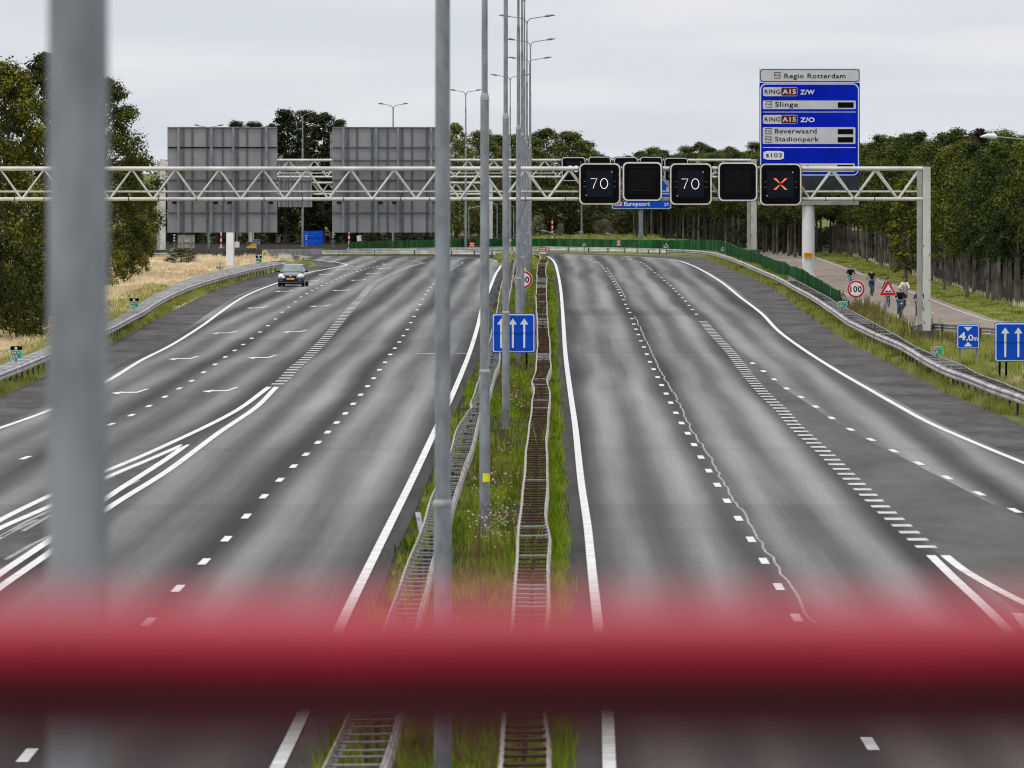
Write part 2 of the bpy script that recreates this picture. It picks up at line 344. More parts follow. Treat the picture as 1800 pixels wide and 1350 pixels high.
def side(path, i):
    t = path[min(i + 1, len(path) - 1)] - path[max(i - 1, 0)]; t.z = 0
    t.normalize(); return Vector((t.y, -t.x, 0))       # to the right of travel

def rrect(x0, x1, z0, z1, r, n=5):
    o = []
    for cx, cz, a in ((x1 - r, z0 + r, -90), (x1 - r, z1 - r, 0), (x0 + r, z1 - r, 90), (x0 + r, z0 + r, 180)):
        for k in range(n + 1):
            q = R(a + 90 * k / n); o.append((cx + r * math.cos(q), cz + r * math.sin(q)))
    return o

class Plane:                                           # an upright sign face at distance Y, addressed by photo pixels
    def __init__(s, Y, conv=None): s.Y = Y; s.c = conv or (lambda x, y: (x, y)); s.k = 0
    def p(s, x, y):
        q = at(*s.c(x, y), s.Y); return q.x, q.z
    def rect(s, name, x0, x1, y0, y1, m_, par, layer=0, r=0.0, thick=.012, back=None):
        a = s.p(x0, y1); b = s.p(x1, y0); mb = MB(); yy = s.Y - layer * .012
        rr = min(r, abs(b[0] - a[0]) * .49, abs(b[1] - a[1]) * .49)
        poly = rrect(a[0], b[0], a[1], b[1], rr) if r else [(a[0], a[1]), (b[0], a[1]), (b[0], b[1]), (a[0], b[1])]
        mb.prism(poly, yy, yy + (back if back else thick)); return put(name, mb, m_, par, smooth=False)
    def poly(s, name, pts, m_, par, layer=0, thick=.012):
        mb = MB(); yy = s.Y - layer * .012
        q = [s.p(x, y) for x, y in pts]
        ar = sum(q[i][0] * q[(i + 1) % len(q)][1] - q[(i + 1) % len(q)][0] * q[i][1] for i in range(len(q)))
        if ar < 0: q = q[::-1]
        mb.prism(q, yy, yy + thick); return put(name, mb, m_, par, smooth=False)
    def text(s, body, x0, x1, y0, y1, m_, par, layer=1, bold=0.02, name='lettering'):
        cu = bpy.data.curves.new('t', 'FONT'); cu.body = body; cu.size = 1; cu.offset = bold; cu.resolution_u = 3; cu.space_character = 1.08
        ob = bpy.data.objects.new('t', cu); COL.objects.link(ob); bpy.context.view_layer.update()
        me = bpy.data.meshes.new_from_object(ob.evaluated_get(bpy.context.evaluated_depsgraph_get()))
        vs = np.array([v.co[:] for v in me.vertices]); fs = [tuple(p.vertices) for p in me.polygons]
        bpy.data.objects.remove(ob); bpy.data.curves.remove(cu); bpy.data.meshes.remove(me)
        a = s.p(x0, y1); b = s.p(x1, y0); lo = vs.min(0); hi = vs.max(0)
        X = a[0] + (vs[:, 0] - lo[0]) / (hi[0] - lo[0]) * (b[0] - a[0]); Z = a[1] + (vs[:, 1] - lo[1]) / (hi[1] - lo[1]) * (b[1] - a[1])
        return mesh_obj(name, np.stack([X, np.full_like(X, s.Y - layer * .012), Z], 1), fs, m_, par)
    def disc(s, name, cx, cy, r, m_, par, layer=0, thick=.012, n=40):
        return s.poly(name, [(cx + r * math.cos(2 * math.pi * k / n), cy + r * math.sin(2 * math.pi * k / n)) for k in range(n)], m_, par, layer, thick)
# ------------------------------------------------------------------ ground, carriageways, paths
def sheet(name, loop, z, m_):
    lp = [Vector((p[0], p[1], z)) for p in loop]
    fs = [tuple(f) for f in tessellate_polygon([lp])]
    fx = []
    for a, b, c in fs:
        n_ = (lp[b] - lp[a]).cross(lp[c] - lp[a]); fx.append((a, b, c) if n_.z > 0 else (a, c, b))
    return struct(mesh_obj(name, lp, fx, m_))
def near(path, Y=-40.0):                                # carry a path on towards and under the viaduct
    p = path[0]; return [Vector((p.x, Y, 0))] + path
g = 6000
sheet('ground', [(-g, -400), (g, -400), (g, 9000), (-g, 9000)], -.02, M['ground'])

P_ = [(-60, 722), (0, 697), (80, 660), (200, 600), (300, 548), (350, 523), (400, 502), (450, 485), (487, 477), (530, 471), (556, 466.5), (548, 461), (520, 456), (470, 452.5), (380, 450), (260, 448)]
Q_ = [(560, 1350), (610, 1215), (655, 1087), (690, 985), (713, 935), (742, 870), (767, 807), (806, 713), (822, 675), (841, 635), (855, 595), (865, 550), (874, 515), (882, 488), (890, 465), (887, 458), (872, 453.5), (850, 451.5), (793, 449.3), (640, 447.8), (500, 447), (260, 446)]
R_ = [(986, 1350), (986, 1240), (989, 1033), (988, 950), (987, 896), (984, 807), (978, 680), (976, 597), (975, 541), (973, 486), (968, 462), (960, 453), (938, 447), (850, 443.5)]
N_ = [(1900, 800), (1800, 750), (1744, 722), (1689, 700), (1633, 672), (1578, 644), (1536, 622), (1494, 603), (1456, 575), (1419, 550), (1361, 508), (1320, 487), (1283, 472), (1256, 460), (1228, 453), (1144, 449.2), (1061, 446.3), (961, 443.3), (850, 441)]
Pw, Qw, Rw, Nw = [near(wpath(q)) for q in (P_, Q_, R_, N_)]
K_ = [(1900, 853), (1800, 815), (1717, 781), (1633, 744), (1578, 714), (1522, 682), (1467, 650), (1411, 614), (1369, 583), (1339, 552), (1300, 522), (1269, 497), (1240, 479), (1214, 466), (1186, 457.5), (1158, 454.5), (1105, 451.3), (1033, 448.8), (978, 446.5)]
E_ = [(1071, 1350), (1067, 1243), (1054, 1123), (1042, 1017), (1033, 928), (1022, 852), (1011, 750), (1003, 694), (994, 624), (989, 549), (985, 505), (979, 474), (975, 462.5), (970, 456), (962, 451)]
D_ = [(488, 1350), (538, 1247), (593, 1113), (650, 995), (697, 900), (707, 880), (737, 818), (765, 758), (793, 700), (825, 622), (840, 573), (847, 543), (863, 503), (871, 483), (882, 463), (879, 459.5), (865, 457), (847, 455), (793, 453), (720, 451.3), (640, 450.3)]
LW = [(-60, 774), (0, 753.5), (86, 722.5), (187, 671.7), (247, 635), (300, 608), (360, 570), (380, 555), (433, 520), (487, 498), (540, 480.5), (580, 472.5), (606, 467.5), (609, 465.6), (594, 462), (553, 457.5), (480, 454), (380, 451)]
Kw, Ew, Dw, Lw = [near(wpath(q)) for q in (K_, E_, D_, LW)]
def offs(path, d): return [p + side(path, i) * d for i, p in enumerate(path)]
sheet('road_shoulder', Pw + Qw[::-1], .0, M['shoulder'])
sheet('road_shoulder', Rw + Nw[::-1], .0, M['shoulder'])
sheet('carriageway', offs(Lw, -.55) + offs(Dw, .10)[::-1], .012, M['lanes'])
sheet('carriageway', offs(Ew, -.10) + offs(Kw, .28)[::-1], .012, M['lanes'])

sheet('road_shoulder', offs(Dw, .10) + Qw[::-1], .006, M['innershoulder'])
sheet('road_shoulder', Rw + offs(Ew, -.10)[::-1], .006, M['innershoulder'])

def ribbon(name, path, w_, m_, z=.024):
    mb = MB(); vs = []
    for i, p in enumerate(path):
        s_ = side(path, i) * (w_ / 2); vs += [(p.x - s_.x, p.y - s_.y, z), (p.x + s_.x, p.y + s_.y, z)]
    mb.add(vs, [(2 * i, 2 * i + 1, 2 * i + 3, 2 * i + 2) for i in range(len(path) - 1)])
    return struct(put(name, mb, m_, smooth=False))
ribbon('edge_line_marking', Lw, .18, M['paint']); ribbon('edge_line_marking', Dw, .18, M['paint'])
ribbon('edge_line_marking', Ew, .17, M['paint']); ribbon('edge_line_marking', Kw, .18, M['paint'])

def along(path):
    d = [0.0]
    for a, b in zip(path, path[1:]): d.append(d[-1] + (b - a).length)
    def f(s_):
        i = int(np.searchsorted(d, s_) - 1); i = max(0, min(i, len(path) - 2))
        t = (s_ - d[i]) / max(d[i + 1] - d[i], 1e-6); return path[i].lerp(path[i + 1], t), side(path, i)
    return f, d[-1]
def dashes(name, px, w_, gap, ln, start, m_, upto=1e9, z=.024):
    path = wpath(px); f, tot = along(path); mb = MB(); s_ = start
    while s_ + ln < min(tot, upto):
        a, na = f(s_); b, nb = f(s_ + ln)
        v = [a - na * w_ / 2, a + na * w_ / 2, b + nb * w_ / 2, b - nb * w_ / 2]
        mb.add([(q.x, q.y, z) for q in v], [(0, 1, 2, 3)]); s_ += gap
    return struct(put(name, mb, m_, smooth=False))
def dash_at(name, pts, w_, ln, m_, z=.024):             # dashes at the places they have in the photo
    c = [gp(x, y) for x, y in pts]; mb = MB()
    for i, p in enumerate(c):
        t = (c[min(i + 1, len(c) - 1)] - c[max(i - 1, 0)]).normalized(); nn = Vector((t.y, -t.x, 0))
        v = [p - t * ln / 2 - nn * w_ / 2, p - t * ln / 2 + nn * w_ / 2, p + t * ln / 2 + nn * w_ / 2, p + t * ln / 2 - nn * w_ / 2]
        mb.add([(q.x, q.y, z) for q in v], [(0, 1, 2, 3)])
    return struct(put(name, mb, m_, smooth=False))
A_ = [(45, 806), (112, 781), (195, 747), (231, 731), (262, 715), (290, 698.5), (315, 684), (337, 670.5), (358, 655.5), (378, 641.5), (396, 628.5), (412.5, 617), (427.5, 606.5), (442.5, 595.5), (457, 584.5), (471, 573.5), (484, 561.5), (496, 549.5), (507.5, 540.5), (519, 531.5), (529, 522.5), (539, 516.5), (548, 511.5), (557, 507), (566, 502.5), (575, 498.5), (583, 495), (591, 491.5), (599, 488), (607, 485), (614, 482.6), (621, 480.2), (628, 477.9), (635, 475.6), (642, 473.6), (649, 471.7), (656, 470), (663, 468.5)]
dash_at('lane_line_marking', A_, .16, 3.0, M['paint'])
dashes('lane_line_marking', [(668, 467.5), (676, 464.8), (668, 461.8), (645, 459), (600, 456), (520, 453)], .16, 12, 3, 8, M['paint'])
C_ = [(48, 1331), (160, 1195), (261, 1094), (313, 1036), (359, 989), (398, 949), (433, 909), (464, 874), (492, 845), (516, 821), (538, 800), (559, 779), (576, 761), (592, 744), (607, 728), (621, 711), (634, 695), (646, 680), (657, 666), (667, 651), (677, 638), (686, 624), (694, 613), (702, 602), (709, 591), (716, 580), (722, 568), (728, 557), (733, 545.5), (738, 536), (743.5, 526.5), (748, 518), (752.5, 511.5), (757, 505.5), (762, 499.5), (767, 494.5), (772, 490), (777, 486), (782, 482.3), (787, 478.8), (792, 475.5)]
dash_at('lane_line_marking', C_, .16, 3.0, M['paint'])
dashes('lane_line_marking', [(793, 474.5), (805, 467.5), (813, 463.2), (811, 461), (800, 459.5), (760, 456.5), (690, 454)], .16, 12, 3, 6, M['paint'])
F_ = [(1529, 1311), (1475, 1225), (1438, 1154), (1400, 1087), (1369, 1033), (1343, 988), (1320, 950), (1298, 913), (1278, 882), (1261, 854), (1246, 829), (1232, 805), (1220, 783), (1209, 763), (1198, 745), (1188, 727), (1179, 709), (1171, 693), (1163, 678), (1156, 664), (1149, 650), (1142.5, 637), (1137, 623.5), (1132, 611), (1126.5, 600), (1122, 589), (1118, 579.5), (1114, 570.5), (1110.5, 561), (1107, 550), (1103, 543), (1099.5, 535.5), (1096, 527.5), (1092, 520.5), (1089, 515), (1086.5, 510), (1084, 505), (1081.5, 500), (1078.5, 495.5), (1075.5, 491), (1072.5, 486.5), (1069, 482), (1065.5, 477.5), (1062, 473.2)]
dash_at('lane_line_marking', F_, .16, 3.0, M['paint'])
dashes('lane_line_marking', [(1061, 472), (1055, 464.5), (1044, 458.5), (1028, 455), (1005, 451.8), (960, 448)], .16, 12, 3, 6, M['paint'])
I_ = [(1224, 553), (1217, 545), (1211, 537.5), (1205, 530), (1199.5, 523.5), (1194, 518), (1188.5, 512.5), (1183.5, 507.5), (1178.5, 502.8), (1173.5, 498.2), (1168, 493.5), (1162.5, 488.7), (1157, 484), (1151.5, 479.6), (1146, 475.4)]
dash_at('lane_line_marking', I_, .16, 3.0, M['paint'])
dashes('lane_line_marking', [(1145, 474.5), (1131, 464), (1117, 459), (1103, 456), (1075, 452.8), (1000, 449.2)], .16, 12, 3, 6, M['paint'])
J_ = [(1323, 639.5), (1342, 653.5), (1361, 668), (1383, 684), (1408, 699), (1434, 716), (1462, 736), (1495, 756), (1531, 774), (1571, 794), (1615, 816), (1665, 841), (1721, 869), (1784, 899)]
dash_at('lane_line_marking', J_, .17, 3.0, M['paint'])
B_ = [(486, 677.5), (500, 667), (513, 652), (540, 629), (560, 609), (583, 583), (607, 554), (622, 537), (637, 520), (650, 505), (667, 492.5), (700, 477), (730, 466), (744, 463), (733, 460.5), (700, 457.3), (620, 454)]
dashes('block_marking', B_, .44, 4.95, 1.75, .5, M['oldpaint'])
H_ = [(1631, 966), (1589, 929), (1551, 895), (1529, 874), (1511, 857), (1492, 839), (1461, 808), (1422, 772), (1397, 749), (1375, 723), (1350, 700), (1326, 674), (1306, 649), (1281, 616), (1258, 592), (1234, 564)]
dashes('block_marking', H_, .42, 4.05, 1.45, .2, M['oldpaint'])
for q in ([(-60, 950), (0, 916), (86, 873.5), (185, 830), (240, 807), (300, 780), (370, 747), (420, 720), (473, 681)],
          [(-60, 1080), (0, 1034), (86, 974), (187, 897), (293, 830), (383, 763), (450, 717), (486, 681)],
          [(-60, 963), (0, 930), (86, 892), (187, 841), (260, 810), (322, 783)],
          [(-60, 1055), (0, 1010), (86, 952), (187, 877), (293, 808), (328, 783)],
          [(1636, 978), (1676, 1017), (1729, 1066), (1791, 1128), (1860, 1200)], [(1661, 978), (1693, 1003), (1756, 1039), (1800, 1061), (1870, 1092)], [(1788, 1079), (1805, 1102), (1870, 1190)]):
    ribbon('gore_line_marking', wpath(q), .19, M['paint'])
for x0, y0 in ((0, 945), (40, 935), (95, 922), (-30, 965), (150, 895), (10, 985), (60, 965)):   # half-ground-off old hatching in the gore
    ribbon('old_hatch_marking', wpath([(x0, y0), (x0 + 45, y0 - 26), (x0 + 95, y0 - 50)], smooth=False), .10, M['tar'], .018)
sheet('gore_patch', wpath([(-60, 970), (86, 897), (187, 846), (300, 795), (325, 786), (290, 805), (187, 872), (86, 947), (-60, 1050)], smooth=False), .016, M['shoulder'])
# the exit lane is a newer, greener asphalt right of the block marking
sheet('exit_lane', wpath([(1238, 563), (1262, 590), (1310, 645), (1354, 698), (1401, 747), (1426, 770), (1466, 806), (1534, 872), (1594, 927), (1640, 968), (1900, 1150), (1900, 960), (1800, 912), (1735, 883), (1675, 851), (1620, 823), (1577, 800), (1535, 780), (1499, 761), (1467, 741), (1438, 722), (1412, 705), (1386, 689), (1364, 673), (1344, 658), (1325, 644), (1300, 622), (1265, 588)], smooth=False), .017, M['gore'])
rj = random.Random(4)
def rough_line(pts):
    p = wpath(pts, step=2.2); return [q + Vector((rj.uniform(-.045, .045), 0, 0)) for q in p]
ribbon('joint_seam', rough_line([(1116, 556), (1128, 583), (1142, 613), (1150, 628), (1158, 647), (1170, 668), (1181, 686), (1192, 708), (1203, 730), (1213, 750), (1230, 778), (1249, 803), (1265, 838), (1284, 870), (1303, 898), (1324, 928), (1338, 956), (1356, 981), (1372, 1010), (1391, 1034), (1410, 1066), (1431, 1097)]), .052, M['tar'], .02)
ribbon('joint_seam', wpath([(1066, 470), (1080, 490), (1100, 525)], step=50), .06, M['tar'], .02)
ribbon('seam_smear', wpath([(742, 623), (768, 621.6), (800, 621.5), (828, 622)], smooth=False), 1.0, M['tar'], .02)
AR = [(-23.7, 2.2), (-9.5, .1), (-8.8, 1.0), (12.0, .6), (17.3, -3.2), (23.0, -3.5), (15.5, 1.9), (-8.8, 2.2), (-9.8, 3.8)]
for (x, y) in [(228, 689), (323, 630), (395, 585), (452, 541), (500, 512), (547, 493.5), (573, 482.5), (602, 473.5), (627, 468), (387, 686), (461, 628), (518, 583), (563, 538), (600, 510.5), (630, 492.5), (655, 481), (676, 472)]:
    c = gp(x, y); mb = MB(); mb.add([(c.x + a / 44.3, c.y - b / .854, .024) for a, b in AR], [tuple(range(len(AR) - 1, -1, -1))])
    o = put('lane_arrow_marking', mb, M['paint'], loc=(c.x, c.y, 0)); struct(o)

# service road used by the cyclists, and the mown bank between it and the wood
Lr = [Vector((17.6, 900, 0)), Vector((17.3, 800, 0)), Vector((17.2, 700, 0)), Vector((17.0, 600, 0)), Vector((16.9, 520, 0)), Vector((17.1, 480, 0)), Vector((18.2, 462, 0)), Vector((21.5, 452, 0)), Vector((34, 446, 0)), Vector((70, 440, 0))]
Rr = [Vector((22.4, 900, 0)), Vector((22.3, 800, 0)), Vector((22.2, 700, 0)), Vector((22.15, 600, 0)), Vector((22.0, 520, 0)), Vector((22.3, 502, 0)), Vector((24, 490, 0)), Vector((29, 484, 0)), Vector((70, 478, 0))]
Lr, Rr = smooth_path(Lr, 6), smooth_path(Rr, 6)
sheet('service_road', Lr + Rr[::-1], .008, M['path'])
ribbon('path_edge_marking', offs(Rr, .55), .11, M['oldpaint'], .02)
ribbon('path_edge_marking', offs(Lr, -.45), .11, M['oldpaint'], .02)
mid = [Vector((19.7, Y, 0)) for Y in range(880, 500, -10)]
mb = MB()
for Y in range(880, 510, -12): mb.box(19.75, 19.83, Y, Y + 3, .018, .02)
struct(put('path_centre_marking', mb, M['oldpaint']))
sheet('mown_bank', [(22.2, 900)] + [(p.x + .02, p.y) for p in Rr] + [(70, 560), (26.2, 560), (26.2, 900)], -.004, M['lawn'])
sheet('median_soil', Qw[:-6] + Rw[::-1][3:], -.004, M['soil'])
sheet('dry_field', [(-24, 60), (-20.4, 330), (-20.0, 430), (-20.2, 560), (-21, 640), (-21.2, 700), (-19.5, 760), (-19.2, 800), (-24, 850), (-60, 880), (-90, 700), (-80, 60)], -.006, M['dryground'])
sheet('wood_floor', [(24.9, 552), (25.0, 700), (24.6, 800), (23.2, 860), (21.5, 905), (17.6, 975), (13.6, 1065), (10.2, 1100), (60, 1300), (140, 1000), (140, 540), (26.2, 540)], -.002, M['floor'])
sheet('wood_floor', [(-46, 884), (-21, 880), (-20, 930), (-13, 940), (-4, 950), (-4, 1120), (-60, 1120)], -.004, M['floor'])  # puts the black under the trees behind the barrier into colour
sheet('far_meadow', [(-2, 960), (14, 980), (14, 1160), (-6, 1180), (-10, 1000)], -.006, M['lawn'])
# ------------------------------------------------------------------ guard rails
WB = [(-.155, .0), (-.12, .0), (-.09, .055), (-.04, .055), (0, .008), (.04, .055), (.09, .055), (.12, .0), (.155, .0)]   # (z, out) W-beam profile
def beam(path, sgn, h=.31, deep=1.0, thick=.012):
    """a corrugated steel beam swept along path (path = top edge); sgn=+1 bulges to the right of travel"""
    mb = MB(); n = len(WB); vs = []
    for i, p in enumerate(path):
        s_ = side(path, i) * sgn
        for z, o in WB: q = p + s_ * (o * deep); vs.append((q.x, q.y, p.z + (z - .155) * h / .31))
        for z, o in WB[::-1]: q = p + s_ * (o * deep - thick * 1.6); vs.append((q.x, q.y, p.z + (z - .155) * h / .31))
    k = 2 * n
    fs = [(i * k + j, i * k + (j + 1) % k, (i + 1) * k + (j + 1) % k, (i + 1) * k + j) for i in range(len(path) - 1) for j in range(k)]
    fs += [tuple(range(k)), tuple((len(path) - 1) * k + j for j in range(k - 1, -1, -1))]
    mb.add(vs, fs); return mb
def x_at(path, Y):
    ys = [p.y for p in path]; return float(np.interp(Y, ys, [p.x for p in path])), float(np.interp(Y, ys, [p.z for p in path]))
def jitter(path, a, seed):
    r_ = random.Random(seed); o = []; w1 = [r_.uniform(0, 6.28) for _ in range(4)]
    for p in path:
        o.append(Vector((p.x + a * (math.sin(p.y / 9.1 + w1[0]) + .7 * math.sin(p.y / 4.3 + w1[1])), p.y, p.z + a * .6 * (math.sin(p.y / 6.7 + w1[2]) + .6 * math.sin(p.y / 15 + w1[3])))))
    return o
rung_mesh = {}
def unit_box(name, m_):
    if name not in rung_mesh:
        mb = MB().box(-.5, .5, -.5, .5, -.5, .5); o = put(name, mb, m_, smooth=False); rung_mesh[name] = o.data; bpy.data.objects.remove(o)
    return rung_mesh[name]
def ladder(name, label, lp, rp, Y0, Y1, matl, pitch, ly, lz, mats_, dz, far=320, posts=None, sg=(-1, 1), pgap=4.0, dp=1.0):
    """a double guard rail: two beams tied by cross strips, on posts"""
    root = thing(name, label, 'guard rail', (lp[0].x, max(Y0, lp[0].y), 0), 'guard rails along the motorway')
    put('rail', beam(lp, sg[0], deep=dp), matl, root); put('rail', beam(rp, sg[1], deep=dp), matl, root)
    Y = Y0 + .5; k = 0; rest = MB(); r_ = random.Random(len(label))
    state = 0
    while Y < Y1:
        xl, zl = x_at(lp, Y); xr, zr = x_at(rp, Y)
        if r_.random() < .16: state = r_.choice([0, 0, 0, 0, 0, 0, 1]) if len(mats_) > 1 else 0
        mi = state if r_.random() > .06 else (1 - state if len(mats_) > 1 else 0)
        ll = ly * r_.uniform(.8, 1.2); z = (zl + zr) / 2 - dz + r_.uniform(-.012, .012)
        if k < 99:
            o = bpy.data.objects.new('crossbar', unit_box('crossbar_' + mats_[mi], M[mats_[mi]])); COL.objects.link(o); o.parent = root
            ro = Vector(root['_o']); o.location = Vector(((xl + xr) / 2, Y, z)) - ro; o.scale = (max(.1, xr - xl - .02), ll, lz); o.rotation_euler = (0, math.atan2(zl - zr, max(.1, xr - xl)), r_.uniform(-.04, .04))
        else: rest.box(xl + .01, xr - .01, Y - ll / 2, Y + ll / 2, z - lz / 2, z + lz / 2, mi)
        k += 1; Y += pitch * (1 if Y < 420 else 1.6)
    if rest.v: struct(put('crossbars', rest, [M[q] for q in mats_], root, smooth=False), 'stuff')
    Y = Y0 + 1; k = 0
    pg = max(pgap, (Y1 - Y0) / 95)
    while Y < Y1:
        xl, zl = x_at(lp, Y); xr, zr = x_at(rp, Y); x = (xl + xr) / 2
        o = bpy.data.objects.new('post', unit_box('rail_post', M['darktrunk'])); COL.objects.link(o); o.parent = root
        o.location = Vector((x, Y, (zl - .05) / 2)) - Vector(root['_o']); o.scale = (.07, .1, zl - .06); Y += pg
    return root
def topz(px, z): return [(x, y, z) for x, y in px]
Ll = jitter(wpath(topz([(560, 1356), (583, 1310), (613, 1253), (640, 1190), (670, 1120), (697, 1040), (711, 997), (738, 938), (764, 858), (794, 784), (806, 748), (822, 722), (829, 714), (827, 707), (836, 686), (843, 659), (851, 630), (860, 600), (867, 572), (873.5, 547), (875.5, 533), (882, 497), (890, 472), (897, 455)], .75), step=1.6), .012, 1)
Lrr = jitter(wpath(topz([(667, 1356), (677, 1330), (693, 1283), (710, 1210), (730, 1113), (748, 1040), (760, 987), (779, 935), (797, 884), (806, 852), (818, 813), (836, 763), (841, 736), (852, 706), (862, 686), (868, 662), (877, 634), (886, 565), (893, 530), (901, 486), (903, 470), (906, 455)], .75), step=1.6), .012, 2)
ladder('median_guardrail', 'grey ladder guard rail on the median beside the left carriageway', Ll, Lrr, 118, 760, M['railw'], 1.65, .22, .018, ['greyrung'], .10, dp=.6)
Rl = jitter(wpath(topz([(879, 1356), (883, 1290), (885, 1260), (892, 1190), (898, 1117), (903, 1067), (907, 997), (912, 940), (918, 876), (921, 840), (924, 807), (929, 765), (933, 727), (937, 698), (939.5, 683), (936, 670), (938, 660), (942, 648), (945, 600), (945, 570), (942.5, 520), (944, 495), (944.5, 470), (948, 458)], .75), step=1.6), .010, 3)
Rr_ = jitter(wpath(topz([(962, 1356), (963.5, 1300), (957.5, 1253), (957, 1180), (958, 1117), (962, 1083), (962, 1020), (963, 985), (966, 941), (960.5, 911), (961, 867), (961.5, 820), (961, 778), (964, 718), (967, 686), (961, 668), (967.5, 644), (967, 620), (965, 587), (962.5, 562), (961, 528), (960, 505), (961, 490), (959, 472), (962, 458)], .75), step=1.6), .010, 4)
ladder('median_guardrail', 'ladder guard rail with rust brown planks beside the right carriageway', Rl, Rr_, 118, 760, M['railw'], 1.65, .36, .028, ['rust', 'greyrung'], .09, dp=.6)
Sf = jitter(wpath([(1900, 741, .75), (1800, 695.5, .75), (1747, 677, .75), (1702, 659, .75), (1667, 647, .75), (1635, 632, .75), (1604, 614, .75), (1578, 600, .75), (1536, 582.5, .75), (1494, 562, .75), (1461, 540, .75), (1428, 518.5, .75), (1392, 499.5, .75), (1372, 488, .75), (1339, 474, .73), (1306, 460, .7), (1269, 447, .66), (1242, 441.5, .58), (1200, 438.5, .5), (1172, 437.5, .48)], step=1.6), .006, 5)
Sb = jitter(wpath([(1905, 730, .75), (1800, 687, .75), (1756, 669, .75), (1720, 656, .75), (1690, 640, .75), (1649, 626, .75), (1613, 610, .75), (1578, 590, .75), (1522, 559, .75), (1481, 537, .75), (1445, 516, .75), (1405, 495, .75), (1385, 484, .75)], step=1.6), .006, 6)
ladder('roadside_guardrail', 'long steel guard rail with dark slats below the speed limit sign', Sf, Sb, 310, 620, M['rail'], 2.1, .5, .03, ['darkrung', 'greyrung'], .05, sg=(-1, 1), dp=1.5)
Tf = jitter(wpath([(-60, 676), (0, 653.5), (86, 619), (191, 575), (230, 555), (252, 544), (277, 528), (325, 505), (385, 486), (450, 470), (480, 464.5), (506, 460.5)], .75, step=1.6), .005, 8)
Tb = jitter(wpath([(-60, 664), (0, 642), (86, 608), (191, 566), (232, 543), (252, 529), (292, 507), (338, 488), (385, 476.5), (448, 463), (480, 459.3), (500, 457.6)], .75, step=1.6), .005, 9)
ladder('roadside_guardrail', 'pale zinc guard rail curving between dry grass and the hard shoulder', Tb, Tf, 335, 735, M['rail'], 1.5, .6, .03, ['palerung'], .03, sg=(-1, 1), dp=1.5)
def single(name, label, px, sgn, matl, step=3, endz=None, smooth=True):
    p = wpath(px, step=step, smooth=smooth); root = thing(name, label, 'guard rail', (p[0].x, p[0].y, 0), 'guard rails along the motorway')
    put('rail', beam(p, sgn), matl, root); f, tot = along(p)
    k = max(2, min(60, int(tot / 4)))
    for i in range(k):
        q, _ = f(tot * (i + .5) / k); o = bpy.data.objects.new('post', unit_box('rail_post', M['darktrunk'])); COL.objects.link(o); o.parent = root
        q = q - side(p, min(len(p) - 2, 1)) * .08 * sgn
        o.location = Vector((q.x, q.y, (q.z - .04) / 2)) - Vector(root['_o']); o.scale = (.08, .08, q.z - .04)
    return root
single('bend_guardrail', 'thin guard rail along the foot of the green fence in the bend', [(1171, 437.5, .48), (1089, 435.3, .46), (1006, 434, .45), (961, 433.2, .45), (880, 433.6, .45), (800, 434.6, .45), (700, 436.2, .45), (610, 437.2, .45)], 1, M['palerail'])
single('bend_guardrail', 'low guard rail above a grass strip at the far edge of the left carriageway', [(950, 449.5, .5), (945, 446.5, .5), (930, 444, .48), (900, 442, .47), (850, 440.7, .46), (790, 439.8, .46), (700, 439.3, .46), (640, 439.6, .46), (567, 440.2, .46)], 1, M['palerail'])
single('path_guardrail', 'short crash barrier crossing the grass behind the gantry post', [(1603, 574.5, .55), (1618, 569.5, .78), (1640, 567.5, .8), (1680, 570.5, .8), (1720, 574, .8), (1765, 578, .8), (1840, 585, .8)], -1, M['railw'])
single('path_guardrail', 'slanting crash barrier end beside the service road and the green fence', [(1473, 518, .75), (1486, 524, .75), (1500, 529.5, .75), (1505, 531.5, .6)], -1, M['rail'])
single('field_guardrail', 'thin rail behind the dry field ending in a downward slope', [(262, 444.3, .5), (290, 444.3, .5), (324, 444.2, .5), (334, 449.5, .15)], 1, M['rail'], smooth=False)
b0 = gp(744, 950); t0 = at(734.5, 901, b0.y)
bm_ = MB(); bm_.add([(b0.x - .05, b0.y - .05, 0), (b0.x + .05, b0.y - .05, 0), (b0.x + .05, b0.y + .05, 0), (b0.x - .05, b0.y + .05, 0), (t0.x - .055, b0.y - .05, t0.z), (t0.x + .055, b0.y - .05, t0.z), (t0.x + .055, b0.y + .05, t0.z), (t0.x - .055, b0.y + .05, t0.z)], [(0, 3, 2, 1), (4, 5, 6, 7), (0, 1, 5, 4), (1, 2, 6, 5), (2, 3, 7, 6), (3, 0, 4, 7)])
rf = thing('marker_post', 'leaning white marker post stuck in the median guard rail', 'marker post', tuple(b0))
put('stake', bm_, M['signwhite'], rf)
put('reflector', MB().box(t0.x - .035, t0.x + .035, b0.y - .062, b0.y - .052, t0.z - .12, t0.z - .08), M['boardgrey'], rf)

